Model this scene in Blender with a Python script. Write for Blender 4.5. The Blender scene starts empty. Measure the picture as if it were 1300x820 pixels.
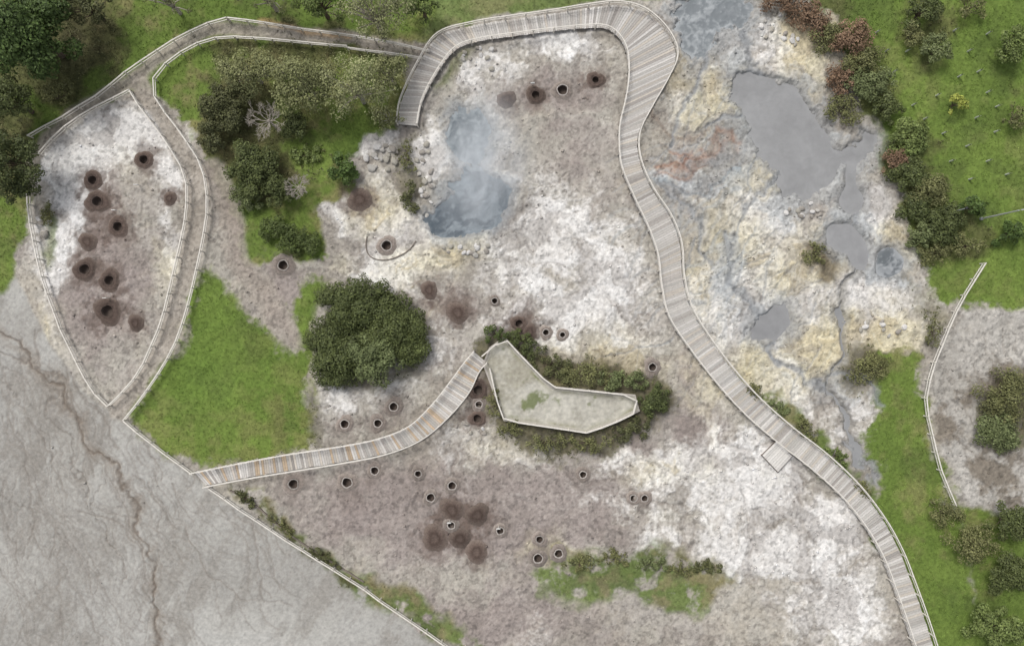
import bpy, bmesh, math, random
import numpy as np
from mathutils import Vector
random.seed(11)
RG = np.random.default_rng(11)
sc = bpy.context.scene
COL = sc.collection
S = 0.08      # metres per photo pixel on the ground
H = 70.0      # drone height
def P(px, py, h=0.0):
    f = S*(H-h)/H
    return ((px-650)*f, (410-py)*f)
def L(r, g, b):
    def c(u):
        u /= 255.0
        return u/12.92 if u <= .04045 else ((u+.055)/1.055)**2.4
    return np.array([c(r), c(g), c(b)], dtype=np.float32)
def sstep(a, b, x):
    t = np.clip((x-a)/(b-a), 0, 1)
    return t*t*(3-2*t)
# ------------------------------------------------------------------ noise
def vnoise(x, y, seed):
    T = np.random.default_rng(seed).random((256, 256)).astype(np.float32)
    xi = np.floor(x).astype(np.int32); yi = np.floor(y).astype(np.int32)
    fx = (x-xi).astype(np.float32); fy = (y-yi).astype(np.float32)
    fx = fx*fx*(3-2*fx); fy = fy*fy*(3-2*fy)
    x0 = xi & 255; x1 = (xi+1) & 255; y0 = yi & 255; y1 = (yi+1) & 255
    a = T[x0, y0]; b = T[x1, y0]; c = T[x0, y1]; d = T[x1, y1]
    return a+(b-a)*fx+(c-a)*fy+(a-b-c+d)*fx*fy
def fbm(x, y, scale, octv, seed, gain=.55, con=2.0, ridged=False):
    s = 0; amp = 1; tot = 0
    ca, sa = math.cos(.6), math.sin(.6)
    X = x/scale; Y = y/scale
    for o in range(octv):
        v = vnoise(X, Y, seed*31+o)
        if ridged: v = 1-np.abs(2*v-1)
        s = s+amp*v; tot += amp; amp *= gain
        X, Y = (X*ca-Y*sa)*2.03+7.3, (X*sa+Y*ca)*2.03+3.1
    return np.clip((s/tot-.5)*con+.5, 0, 1)
# ------------------------------------------------------------------ grid
ring = np.array([.6, 1.5, 3, 6, 10, 16, 25, 40, 60, 90, 140, 220, 350, 600], dtype=np.float64)
gx = np.arange(-54, 54.01, .09); gy = np.arange(-35, 35.01, .09)
xs = np.concatenate([-(54+ring[::-1]), gx, 54+ring])
ys = np.concatenate([-(35+ring[::-1]), gy, 35+ring])[::-1].copy()
PXA = (xs/S+650).astype(np.float32); PYA = (410-ys/S).astype(np.float32)
PX, PY = np.meshgrid(PXA, PYA)
NYY, NXX = PX.shape
n1 = fbm(PX, PY, 90, 5, 1); n2 = fbm(PX, PY, 30, 5, 2); n3 = fbm(PX, PY, 9, 4, 3); n4 = fbm(PX, PY, 3.2, 2, 4, con=1.6)
n5 = fbm(PX, PY, 45, 5, 5); n6 = fbm(PX, PY, 16, 4, 6); n7 = fbm(PX, PY, 60, 7, 7, gain=.66, con=2.4)
WXA = (fbm(PX, PY, 40, 4, 8)-.5)*22+(n3-.5)*5
WYA = (fbm(PX, PY, 40, 4, 9)-.5)*22+(n6-.5)*6
rd1 = fbm(PX+WXA*1.6, PY+WYA*1.6, 52, 6, 13, gain=.64, con=2.4, ridged=True)
rd2 = fbm(PX+WXA*.7, PY+WYA*.7, 15, 5, 14, gain=.68, con=2.0, ridged=True)
rd3 = fbm(PX+WXA*.9, PY+WYA*.9, 70, 6, 15, gain=.6, con=2.4, ridged=True)
n8 = fbm(PX+WXA*1.5, PY+WYA*1.5, 34, 7, 16, gain=.72, con=2.8)
n9 = fbm(PX+WXA*1.8, PY+WYA*1.8, 75, 7, 17, gain=.60, con=2.6)
def chaikin(p, n, closed=True):
    p = [tuple(map(float, q)) for q in p]
    for _ in range(n):
        o = []
        m = len(p)
        if not closed: o.append(p[0])
        for i in range(m if closed else m-1):
            a = p[i]; b = p[(i+1) % m]
            o.append((a[0]*.75+b[0]*.25, a[1]*.75+b[1]*.25)); o.append((a[0]*.25+b[0]*.75, a[1]*.25+b[1]*.75))
        if not closed: o.append(p[-1])
        p = o
    return p
def bbox(p, mg):
    ax = [q[0] for q in p]; ay = [q[1] for q in p]
    i0, i1 = np.searchsorted(PXA, [min(ax)-mg, max(ax)+mg]); j0, j1 = np.searchsorted(PYA, [min(ay)-mg, max(ay)+mg])
    return (slice(j0, j1), slice(i0, i1))
def sdf(pts, sm=2, warp=1.0, mg=30, closed=True):
    p = chaikin(pts, sm, closed); sl = bbox(p, mg)
    X = PX[sl]+WXA[sl]*warp; Y = PY[sl]+WYA[sl]*warp
    d2 = np.full(X.shape, 1e12, np.float32); ins = np.zeros(X.shape, bool)
    m = len(p)
    for i in range(m if closed else m-1):
        ax, ay = p[i]; bx, by = p[(i+1) % m]
        ex, ey = bx-ax, by-ay; ll = ex*ex+ey*ey
        if ll < 1e-9: continue
        wx = X-ax; wy = Y-ay
        t = np.clip((wx*ex+wy*ey)/ll, 0, 1)
        d2 = np.minimum(d2, (wx-t*ex)**2+(wy-t*ey)**2)
        if closed and ay != by:
            ins ^= ((ay > Y) != (by > Y)) & (X < (bx-ax)*(Y-ay)/(by-ay)+ax)
    d = np.sqrt(d2)
    if closed: d = np.where(ins, d, -d)
    return sl, d
def poly(pts, soft=4, warp=1.0, sm=2, rag=0):
    M = np.zeros(PX.shape, np.float32)
    sl, d = sdf(pts, sm, warp, 30+soft+rag)
    if rag: d = d+(n8[sl]-.5)*rag+(n3[sl]-.5)*rag*.45
    M[sl] = sstep(-soft, soft, d)
    return M
def stroke(pts, w, soft=3, warp=.5, sm=2):
    M = np.zeros(PX.shape, np.float32)
    sl, d = sdf(pts, sm, warp, 30+soft+w, False)
    M[sl] = sstep(-soft, soft, w/2-d)
    return M
def blobs(lst):
    F = np.zeros(PX.shape, np.float32)
    for cx, cy, rx, ry, s in lst:
        sl = bbox([(cx-rx*1.7, cy-ry*1.7), (cx+rx*1.7, cy+ry*1.7)], 20)
        q = ((PX[sl]+WXA[sl]-cx)/rx)**2+((PY[sl]+WYA[sl]-cy)/ry)**2
        F[sl] = np.maximum(F[sl], s*np.exp(-q*.8))
    return F
def rills(n, x0, y0, x1, y1, dx, dy, steps, st, w, seed, jit=.55, fork=.3):
    r = random.Random(seed); M = np.zeros(PX.shape, np.float32)
    def walk(x, y, a, k, wt, lev):
        pts = [(x, y)]
        for i in range(k):
            a += r.uniform(-jit, jit); a = a*.8+math.atan2(dy, dx)*.2
            x += math.cos(a)*st; y += math.sin(a)*st; pts.append((x, y))
            if lev > 0 and r.random() < fork and i > 1: walk(x, y, a+r.choice((-.7, .7)), max(3, k//2), wt*.7, lev-1)
        sl, d = sdf(pts, 1, .5, 12, False)
        M[sl] = np.maximum(M[sl], sstep(-1.5, 1.2, w*wt/2-d)*wt)
    for _ in range(n):
        walk(r.uniform(x0, x1), r.uniform(y0, y1), math.atan2(dy, dx)+r.uniform(-.4, .4), r.randint(steps//2, steps), r.uniform(.4, 1), 1)
    return M
col = np.zeros(PX.shape+(3,), np.float32)
def paint(m, c):
    global col
    m = m[..., None]
    col = col*(1-m)+c*m
def mix2(c1, c2, t): return c1*(1-t[..., None])+c2*t[..., None]

# ------------------------------------------------------------------ ground colours
paint(np.ones_like(PX), mix2(L(155, 149, 139), L(187, 182, 172), np.clip(n1*.4+n9*.4+n8*.2, 0, 1)))
paint(sstep(.5, .8, n5)*.5, L(164, 157, 151))
paint(sstep(.55, .85, n7)*.3, L(168, 158, 142))
BF = blobs([(125, 330, 62, 115, 1.), (560, 650, 200, 80, 1.), (450, 640, 100, 55, .9), (700, 640, 110, 60, .95), (690, 118, 95, 30, .75),
            (565, 390, 60, 30, .8), (650, 405, 60, 22, .7), (870, 540, 60, 55, .8), (450, 245, 35, 22, .7), (730, 190, 70, 60, .6),
            (800, 570, 75, 50, .7), (355, 360, 30, 60, .8), (880, 480, 40, 40, .5), (300, 300, 22, 60, .8), (460, 515, 60, 30, .5),
            (640, 780, 200, 50, .7), (770, 260, 50, 70, .5), (870, 190, 50, 40, .5), (810, 400, 40, 60, .4)])
bmask = sstep(.25, .8, BF+(n2-.5)*.25+(n9-.5)*.3)
paint(bmask*.85, mix2(L(132, 120, 115), L(159, 149, 144), np.clip(n7*.4+n9*.4+n8*.2, 0, 1)))
WF = blobs([(610, 95, 45, 35, .8), (700, 58, 70, 22, .75), (150, 168, 78, 42, 1.15), (90, 220, 38, 65, 1.05), (215, 215, 28, 45, .9), (66, 320, 18, 75, .9),
            (218, 310, 14, 70, .7), (500, 300, 70, 65, .92), (435, 270, 45, 35, .9), (535, 345, 70, 45, .72), (470, 185, 35, 20, .95), (545, 200, 28, 50, .85),
            (690, 300, 80, 60, .9), (770, 330, 50, 70, .7), (720, 390, 95, 50, .8), (655, 355, 60, 30, .75), (785, 440, 55, 45, .6), (690, 225, 60, 50, .55),
            (640, 190, 28, 55, .7), (545, 440, 30, 50, .75), (590, 560, 50, 30, .8), (430, 520, 38, 44, .92), (490, 505, 50, 28, .8), (650, 570, 60, 20, .65),
            (880, 600, 90, 65, .82), (960, 620, 100, 70, .95), (1050, 670, 70, 60, .85), (1000, 700, 100, 45, .82), (800, 590, 50, 25, .5), (830, 690, 60, 25, .55),
            (920, 690, 70, 45, .7), (1060, 770, 80, 60, .75), (900, 100, 60, 45, .8), (1000, 60, 60, 40, .9), (870, 245, 55, 35, .6), (960, 280, 60, 70, .8), (900, 360, 45, 70, .75),
            (1000, 360, 70, 60, 1.05), (1100, 385, 65, 55, .95), (1020, 440, 60, 60, .85), (1120, 275, 28, 45, .95), (940, 430, 45, 55, .72), (1085, 540, 45, 45, .85),
            (1145, 400, 40, 40, .7), (860, 130, 30, 40, .55), (990, 500, 50, 50, .65), (1255, 430, 50, 40, .5), (860, 320, 30, 80, .5)])
wn = WF*.95+(n8-.5)*.34+(n9-.5)*.30+(rd1-.5)*.30+(n4-.5)*.12
WM = sstep(.38, .84, wn)
paint(sstep(.2, .6, wn)*.25, L(194, 189, 181))
paint(WM*.85, mix2(L(208, 204, 199), L(233, 231, 228), np.clip(n8*.4+n9*.6, 0, 1)))
YF = blobs([(215, 345, 22, 60, .7), (60, 410, 20, 40, .5), (930, 300, 80, 80, .85), (900, 110, 80, 60, .95), (1010, 335, 70, 60, .85), (1050, 430, 85, 60, 1.0), (1130, 420, 60, 50, 1.05), (955, 480, 65, 60, .85), (880, 340, 40, 60, .7),
            (770, 470, 95, 45, .8), (560, 330, 75, 60, .75), (480, 265, 60, 35, .8), (850, 600, 80, 55, .5), (1030, 60, 45, 60, 1.05), (700, 455, 70, 30, .6), (420, 330, 30, 30, .6),
            (620, 560, 60, 25, .7), (960, 230, 50, 50, .65), (440, 500, 50, 30, .6), (690, 700, 60, 20, .5), (1130, 300, 30, 40, .9), (880, 500, 60, 50, .55), (530, 420, 30, 50, .6), (850, 330, 30, 60, .5), (170, 220, 60, 50, .35)])
ym = sstep(.25, 1.0, YF*.88+(n5-.5)*.25+(rd1-.5)*.2+(n9-.5)*.35)
paint(ym*.66, mix2(L(200, 188, 144), L(226, 218, 186), np.clip(n8*.5+n9*.5, 0, 1)))
paint(sstep(.70, .88, ym*.6+(rd1-.5)*.45+(n8-.5)*.45+.16)*.45, L(164, 146, 104))
# blue-grey washes among the right-hand ponds
BL = blobs([(890, 235, 60, 25, .8), (930, 205, 40, 30, .8), (922, 320, 22, 60, .9), (965, 150, 40, 60, .65), (1000, 260, 50, 30, .65), (900, 30, 70, 60, .9), (1070, 300, 50, 60, .6), (1060, 490, 50, 30, .6),
            (990, 470, 40, 30, .5), (960, 400, 50, 50, .5), (870, 280, 30, 60, .45), (880, 90, 24, 60, .7), (842, 160, 16, 60, .5), (848, 270, 16, 60, .55), (1120, 340, 40, 30, .65), (930, 70, 30, 40, .8), (1000, 160, 90, 70, .6), (1080, 240, 30, 50, .6)])
paint(sstep(.42, .85, BL+(n8-.5)*.3+(n9-.5)*.25+(rd1-.5)*.45)*.6, mix2(L(142, 148, 153), L(178, 182, 184), np.clip(n8, 0, 1)))
rl = rills(54, 850, 60, 1090, 500, -.5, .6, 14, 8, 2.2, 5, .65, .45)
paint(rl*.6, mix2(L(126, 130, 134), L(152, 157, 161), n6))
halo = np.clip(rills(16, 850, 150, 960, 330, -.6, .5, 12, 9, 5.5, 55, .6, .3), 0, 1)
paint(halo*.4, L(150, 157, 162))
paint(stroke([(838, 235), (880, 240), (915, 225), (945, 205)], 6, 5, 1.5)*.7, L(130, 141, 148))
paint(stroke([(870, 215), (920, 190), (955, 150)], 4, 4, 1.5)*.5, L(140, 146, 150))
rust = np.zeros_like(PX)
for st_, w_ in (([(836, 214), (860, 204), (890, 193), (932, 181)], 7), ([(848, 192), (878, 187), (908, 184)], 3.5), ([(845, 223), (875, 210), (900, 202)], 4)):
    rust = np.maximum(rust, stroke(st_, w_, 6, 1.4))
paint(rust*sstep(.08, .6, n8*.6+rd1*.4)*.85, mix2(L(130, 90, 70), L(166, 128, 104), n3))
paint(stroke([(820, 140), (850, 165), (880, 172), (905, 168)], 4, 4, .9)*.6, L(125, 106, 90))
paint(stroke([(832, 180), (852, 196), (870, 220)], 3, 4, .9)*.5, L(120, 106, 92))
paint(poly([(560, 136), (605, 128), (632, 150), (630, 190), (615, 205), (640, 225), (652, 255), (636, 292), (600, 312), (566, 304), (546, 278), (556, 245), (580, 215), (568, 185)], 16, 1.2)*.75, mix2(L(118, 124, 128), L(164, 166, 167), n8))
paint(poly([(1020, 310), (1040, 300), (1060, 325), (1062, 350), (1045, 358), (1025, 338)], 6, 1)*.85, mix2(L(84, 74, 58), L(120, 108, 80), n3))
paint(blobs([(548, 366, 14, 12, 1), (582, 398, 20, 14, 1), (660, 414, 22, 12, .8)])*.6, L(96, 84, 78))
ero = rills(34, 660, 540, 1090, 720, .8, .5, 12, 9, 2.0, 9, .7, .35)+rills(24, 640, 180, 820, 420, .3, .8, 12, 9, 1.8, 10, .7, .3)+rills(14, 420, 230, 600, 420, .4, .8, 9, 8, 1.8, 11, .7, .3)
paint(np.clip(ero, 0, 1)*.36, L(127, 119, 112))
crk = sstep(.93, .99, rd3)*(1-bmask*.4)
paint(crk*.34, L(123, 114, 107))

# mud flat by the lake
flat = poly([(-9000, 352), (-20, 352), (18, 345), (38, 390), (66, 440), (100, 492), (135, 520), (160, 540), (250, 612), (340, 672), (440, 735), (600, 850), (900, 1100), (2000, 9000), (-9000, 9000)], 3, .25, 1)
strk = fbm(PX*.9-PY*.45+WXA*.5, (PY*.5+PX*.9)*3.0, 70, 6, 12, gain=.65, con=2.4)
paint(flat, mix2(mix2(L(150, 147, 141), L(178, 176, 170), n1), L(164, 161, 156), strk*.5))
paint(flat*sstep(.45, .9, strk)*.48, L(136, 131, 123))
paint(flat*sstep(.5, .9, n9)*.30, L(184, 183, 179))
paint(flat*blobs([(60, 390, 50, 40, .8), (180, 640, 60, 60, .4), (330, 700, 60, 40, .4)])*.5, L(184, 183, 178))
paint(flat*blobs([(20, 470, 60, 60, .8), (90, 560, 40, 90, .7), (140, 660, 40, 70, .7)])*sstep(.3, .8, n5)*.4, L(138, 131, 122))
faint = rills(70, -30, 400, 170, 700, .45, .9, 22, 10, 2.3, 21, .45, .45)+rills(30, 160, 560, 330, 700, .5, .85, 12, 10, 2.0, 22, .45, .35)
faint = np.clip(faint, 0, 1)*flat
paint(faint*.55, L(116, 107, 98))
MAINC = [(-30, 412), (10, 428), (38, 448), (55, 485), (95, 520), (112, 560), (150, 600), (165, 640), (190, 690), (196, 735), (205, 830)]
gul = np.maximum.reduce([stroke(MAINC, 2.8, 2.4, .9),
      stroke([(60, 490), (70, 540), (110, 610), (130, 660), (150, 735)], 1.4, 1.8, 1.1)*.7,
      stroke([(112, 560), (130, 610), (128, 650)], 1.4, 1.8, 1.1)*.6,
      stroke([(-20, 610), (40, 640), (90, 700), (120, 760)], 1.2, 1.7, 1.1)*.55,
      stroke([(-30, 440), (10, 452), (50, 470), (92, 515)], 1.8, 1.8, 1.1)*.75,
      stroke([(-30, 470), (20, 500), (60, 560), (70, 610)], 1.2, 1.8, 1.1)*.6,
      stroke([(-20, 700), (30, 715), (60, 760)], .8, 1.8, 1.1)*.4])
paint(stroke(MAINC, 14, 10, .9)*.5*flat*sstep(.1, .6, n6), L(132, 119, 105))
paint(gul*.72, L(98, 86, 75))

# vegetation zones
G = np.zeros_like(PX)      # grass density
LT = np.zeros_like(PX)     # leaf litter / low cover
def grass(m, bright=1.0, dry=.35):
    global G
    c = mix2(mix2(L(90, 110, 50), L(116, 134, 65), np.clip(n1*.45+n2*.3+n8*.25, 0, 1)), L(134, 128, 88), np.clip(sstep(.5, .95, n1*.6+n6*.5)*dry*1.4, 0, 1))
    c = mix2(c, L(80, 92, 50), sstep(.55, .9, n5)*.4)
    paint(m, c*bright); G = np.maximum(G*(1-m), m)
def litter(m, k=1.0):
    global LT, G
    paint(m*k, mix2(L(68, 64, 46), L(102, 97, 68), n3)); LT = np.maximum(LT, m*k); G = np.maximum(G, m*.3)
topleft = poly([(-9000, -9000), (560, -9000), (545, 40), (528, 80), (508, 165), (478, 168), (446, 192), (452, 230), (420, 262), (392, 268), (408, 300), (405, 330), (362, 322), (330, 340), (300, 322), (292, 285), (276, 225), (250, 180), (212, 132), (194, 108), (150, 122), (110, 140), (70, 170), (42, 210), (36, 300), (18, 348), (-9000, 352)], 5, .7, 1, 12)
grass(topleft, .95, .6)
litter(topleft*sstep(.42, .7, blobs([(50, 60, 110, 90, 1), (110, 60, 60, 60, .9), (0, 170, 60, 70, .9), (350, 200, 80, 60, .9), (300, 140, 60, 60, .9), (380, 60, 120, 50, .7), (470, 60, 80, 80, .6)])+(n2-.5)*.5), .75)
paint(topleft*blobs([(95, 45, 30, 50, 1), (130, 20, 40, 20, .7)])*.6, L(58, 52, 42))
grass(poly([(500, -60), (860, -60), (850, 8), (775, 0), (700, 12), (600, 26), (556, 42), (530, 70)], 3, .4)*.9, .95, .4)
grass(poly([(355, 180), (395, 170), (420, 200), (405, 240), (365, 225)], 5, .8)*.9, 1.2, .15)
grass(poly([(0, 300), (20, 300), (16, 365), (-20, 370)], 5, .6), 1.05, .2)
MEAD = [(262, 338), (286, 352), (300, 382), (326, 405), (344, 436), (362, 455), (374, 425), (374, 372), (392, 355), (418, 362), (412, 400), (398, 440), (384, 480), (398, 520), (392, 574), (246, 600), (160, 533), (205, 470), (228, 432), (252, 398), (258, 360)]
edge_m = poly(MEAD, 12, .9, 2, 24)
paint(edge_m*.55, mix2(L(110, 112, 70), L(150, 144, 110), n6)); G = np.maximum(G, edge_m*.45)
meadow = poly(MEAD, 8, .9, 2, 16)
grass(meadow, 1.04, .25)
paint(meadow*blobs([(360, 520, 60, 60, .9), (250, 560, 50, 40, .4), (330, 430, 30, 30, .5), (200, 520, 40, 30, .4)])*sstep(.2, .7, n6)*.5, L(128, 124, 80))
paint(meadow*blobs([(260, 480, 70, 40, .9), (280, 400, 30, 40, .6)])*.35, L(106, 134, 58))
rightv = poly([(990, -9000), (1000, -10), (1050, 12), (1078, 60), (1088, 110), (1085, 140), (1118, 165), (1122, 205), (1148, 240), (1150, 285), (1165, 320), (1170, 360), (1190, 382), (1240, 392), (9000, 380), (9000, -9000)], 6, .6, 1, 14)
grass(rightv, 1.02, .2)
litter(rightv*sstep(.4, .7, blobs([(1030, 20, 50, 50, 1), (1080, 110, 50, 60, 1), (1150, 220, 50, 60, 1), (1200, 295, 60, 40, 1), (1180, 40, 50, 60, .7), (1280, 90, 30, 50, .5)])+(n2-.5)*.4), .6)
STRIP = [(1112, 445), (1150, 432), (1182, 452), (1176, 520), (1192, 590), (1212, 640), (1242, 735), (1290, 900), (1400, 1100), (1250, 1100), (1178, 830), (1150, 735), (1112, 640), (1098, 590), (1102, 540), (1126, 500)]
es = poly(STRIP, 12, 1.1, 1, 24)
paint(es*.55, mix2(L(108, 108, 70), L(148, 142, 108), n6)); G = np.maximum(G, es*.45)
grass(poly(STRIP, 8, 1.1, 1, 16), .98, .4)
grass(poly([(1240, 735), (1212, 640), (1235, 652), (1290, 645), (9000, 640), (9000, 9000), (1260, 9000), (1235, 790)], 5, .6, 1), .9, .5)
rock = poly([(1222, 398), (1270, 392), (9000, 383), (9000, 640), (1296, 650), (1240, 655), (1216, 630), (1192, 570), (1184, 520), (1194, 455)], 5, .8, 1)
paint(rock, mix2(mix2(L(154, 149, 141), L(188, 184, 177), np.clip(n2*.4+n9*.6, 0, 1)), L(130, 122, 111), sstep(.5, .85, n7)))
G *= (1-rock); LT *= (1-rock)
rk2 = rills(16, 1200, 400, 1300, 560, .2, .9, 10, 9, 2.4, 31)*rock
paint(rk2*.5, L(112, 103, 93))
litter(poly([(1242, 510), (1270, 480), (1310, 470), (1340, 500), (1320, 570), (1262, 575), (1240, 545)], 5, .9), .8)
litter(poly([(602, 430), (640, 412), (690, 446), (740, 462), (812, 470), (852, 500), (850, 522), (802, 560), (742, 580), (690, 584), (640, 550), (618, 505), (612, 470)], 7, 1.0, 2, 12), .85)
grass(poly([(276, 618), (330, 612), (345, 646), (400, 694), (478, 733), (600, 800), (620, 850), (440, 742), (340, 668)], 8, 1.0)*.9*sstep(.1, .45, n6), .85, .9)
litter(poly([(286, 622), (320, 622), (345, 652), (400, 700), (455, 738), (440, 742), (340, 672)], 7, 1.0)*.8*sstep(.2, .5, n6))
grass(poly([(672, 728), (715, 702), (780, 694), (845, 702), (920, 712), (945, 740), (870, 770), (740, 764)], 12, 1.5)*.9*sstep(.12, .5, n6*.5+n8*.5), .88, 1.0)
grass(poly([(935, 478), (965, 500), (1000, 516), (1045, 548), (1080, 590), (1112, 640), (1140, 690), (1150, 735), (1122, 690), (1085, 628), (1040, 582), (985, 540), (945, 500)], 7, 1.4)*.95*sstep(.1, .42, n6*.5+n8*.5), .9, .6)
litter(poly([(1080, 445), (1120, 440), (1140, 470), (1100, 500), (1070, 490)], 8, .9)*.7)
litter(poly([(1130, 330), (1150, 350), (1190, 380), (1200, 440), (1180, 440), (1165, 395)], 8, .9)*.5)
litter(poly([(505, 180), (525, 170), (535, 215), (540, 255), (520, 275), (505, 240)], 7, .9)*.55)
litter(poly([(395, 455), (450, 480), (510, 475), (545, 440), (520, 490), (430, 500)], 7, .8)*.6)
grass(poly([(546, 110), (585, 60), (610, 52), (580, 90), (560, 120)], 6, .8)*.6, .95, .6)
grass(poly([(55, 250), (66, 262), (66, 330), (54, 345)], 4, .6)*.7, .9, .4)
litter(poly([(385, 500), (402, 495), (408, 560), (392, 572)], 5, .8)*.5)
# footpaths
pc = mix2(L(146, 138, 127), L(176, 168, 158), np.clip(n2*.5+n8*.5, 0, 1))
def footpath(pts, w, k=.9):
    global G, LT
    m = stroke(pts, w, 4, .35)*k
    paint(m, pc); G *= (1-m); LT *= (1-m)
footpath([(548, 72), (500, 60), (430, 48), (370, 42), (290, 34), (245, 48), (200, 78), (165, 103), (120, 126), (78, 158), (45, 195), (36, 240)], 17)
footpath([(176, 104), (196, 140), (222, 178), (246, 222), (250, 270), (240, 330), (222, 400), (196, 460), (150, 522)], 22)
footpath([(272, 215), (292, 262), (292, 320), (330, 368), (366, 428)], 32, .75)
paint(stroke([(272, 215), (292, 262), (292, 320), (330, 368), (366, 428)], 22, 12, .8)*.5, L(146, 134, 125))
paint(stroke([(330, 26), (375, 36), (440, 50)], 6, 3, .4)*.6, L(176, 146, 108))

# ------------------------------------------------------------------ relief
veg = np.clip(G+LT, 0, 1); bare_ = (1-veg*.75)*(1-flat*.8)
Z = (n2-.5)*.2*(1-veg*.5)*(1-flat*.75)+(n6-.5)*.05*(1-flat*.8)+(n4-.5)*.02
rough_ = .2+.7*sstep(.35, .8, blobs([(980, 60, 120, 70, 1), (1020, 300, 130, 120, .9), (1090, 430, 100, 90, 1), (900, 140, 80, 80, .7), (500, 200, 70, 60, 1), (560, 330, 70, 40, .8), (470, 290, 60, 60, .6), (1255, 450, 60, 60, .8), (990, 500, 80, 60, .7)]))
Z += ((rd1-.5)*.24+(rd2-.5)*.11)*bare_*rough_+(n8-.5)*.09*bare_
Z -= gul*.13+faint*.05+np.clip(ero+rl, 0, 1)*.07*(1-veg)+rk2*.1+crk*.04*bare_
far = np.clip((np.maximum(np.abs(PX-650)/650, np.abs(PY-410)/410)-1.3)/4, 0, 1)
Z += far*fbm(PX, PY, 900, 3, 20)*6
# pools
POOLS = [
 ('mud_pool', 'dark blue-grey bubbling mud pool, upper and rounder of the two steaming pools', [(566, 158), (576, 142), (600, 137), (620, 148), (625, 168), (616, 188), (604, 204), (590, 204), (579, 188), (567, 174)], L(88, 97, 103), L(138, 145, 149), 'boil', .7),
 ('mud_pool', 'dark blue-grey steaming mud pool, lower and larger of the two steaming pools', [(580, 222), (590, 206), (608, 204), (618, 220), (634, 226), (645, 244), (630, 268), (624, 288), (602, 303), (574, 300), (551, 283), (550, 266), (566, 256), (572, 236)], L(76, 86, 94), L(126, 135, 141), 'boil', .9),
 ('mud_pool', 'largest flat grey mud pond right of the boardwalk, with an arm reaching the green bushes', [(932, 94), (952, 82), (968, 90), (986, 98), (1012, 117), (1035, 147), (1050, 180), (1066, 194), (1086, 188), (1094, 166), (1112, 160), (1118, 180), (1100, 204), (1080, 212), (1062, 214), (1052, 238), (1030, 240), (1002, 254), (980, 238), (986, 215), (958, 178), (960, 152), (938, 132)], L(136, 136, 136), L(156, 156, 156), 'still', .7),
 ('mud_pool', 'small grey mud lobe joined by a neck below the largest pond', [(1077, 204), (1088, 204), (1087, 234), (1097, 246), (1098, 262), (1085, 274), (1070, 266), (1066, 250), (1077, 236)], L(136, 136, 136), L(156, 156, 156), 'still', .15),
 ('mud_pool', 'lower grey mud pond, bent, just above the start of the stream', [(1046, 294), (1060, 284), (1078, 286), (1090, 298), (1103, 318), (1102, 342), (1088, 347), (1077, 324), (1054, 316)], L(134, 134, 135), L(155, 155, 155), 'still', .3),
 ('mud_pool', 'small round dark bubbling pool beside the lower grey pond', [(1112, 322), (1122, 313), (1136, 314), (1146, 326), (1146, 341), (1134, 352), (1121, 352), (1112, 341)], L(104, 109, 112), L(158, 161, 163), 'boil', .15),
 ('mud_pool', 'small isolated kidney-shaped grey mud puddle on white crust right of the boardwalk', [(954, 412), (980, 388), (1002, 394), (1000, 420), (968, 440), (950, 432)], L(132, 132, 133), L(150, 150, 150), 'still', .5),
 ('mud_pool', 'blue-grey bubbling mud pool at the top edge beside the boardwalk bend', [(858, 8), (880, -14), (950, -8), (946, 30), (926, 34), (908, 44), (892, 66), (866, 62), (858, 36)], L(122, 127, 130), L(162, 166, 168), 'boil', 1.2),
]
waters = []
dep = np.zeros_like(Z)
for nm, lb, pts, c1, c2, kind, wob_ in POOLS:
    sl, d = sdf(pts, 2, .9*min(wob_, 1), 34)
    d = d+((n3[sl]-.5)*7+(n8[sl]-.5)*8+(rd2[sl]-.5)*4)*wob_
    waters.append((nm, lb, sl, d, c1, c2, kind))
    dep[sl] = np.maximum(dep[sl], sstep(-6, 7, d))
    m = np.zeros_like(Z); m[sl] = sstep(-22, -4, d+(n8[sl]-.5)*16)
    paint(m*.4, mix2(L(136, 139, 141), L(168, 170, 170), n8))
    m = np.zeros_like(Z); m[sl] = sstep(-10, 1, d)
    paint(m*.6, mix2(L(130, 131, 131), L(156, 156, 155), n6)); G *= 1-m; LT *= 1-m
sl, d = sdf([(1094, 338), (1070, 375), (1060, 400), (1074, 432), (1076, 455), (1058, 478), (1062, 505), (1078, 530), (1094, 560), (1092, 590)], 2, .8, 30, False)
d = 2.4-d+(n6[sl]-.5)*3
waters.append(('stream', 'thin grey mud stream winding down from the ponds toward the boardwalk', sl, d, L(134, 135, 136), L(154, 154, 154), 'still'))
dep[sl] = np.maximum(dep[sl], sstep(-4, 5, d)*.85)
m = np.zeros_like(Z); m[sl] = sstep(-8, 0, d); paint(m*.7, L(138, 136, 131)); G *= 1-m; LT *= 1-m
for pts, w_ in (([(985, 450), (1000, 470), (1030, 482), (1058, 490)], 3), ([(948, 40), (955, 70), (962, 90)], 4), ([(985, 432), (985, 450), (990, 466)], 3), ([(1066, 470), (1100, 480), (1120, 500)], 2), ([(1086, 560), (1100, 580), (1100, 610)], 3), ([(985, 225), (965, 245), (945, 285), (928, 300)], 2), ([(920, 290), (924, 320), (932, 350), (945, 385), (958, 408)], 3), ([(892, 66), (880, 100), (862, 140), (850, 180)], 2.5), ([(840, 240), (866, 262), (880, 300), (900, 330)], 2), ([(955, 140), (930, 160), (905, 165)], 2), ([(1082, 266), (1080, 290)], 3)):
    sl, d = sdf(pts, 2, 1.1, 30, False)
    m = np.zeros_like(Z); m[sl] = sstep(-5, 2, w_-d); paint(m*.7, L(138, 141, 144)); dep[sl] = np.maximum(dep[sl], .2*m[sl])
Z = Z*(1-dep*.85)-dep*.5

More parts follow.
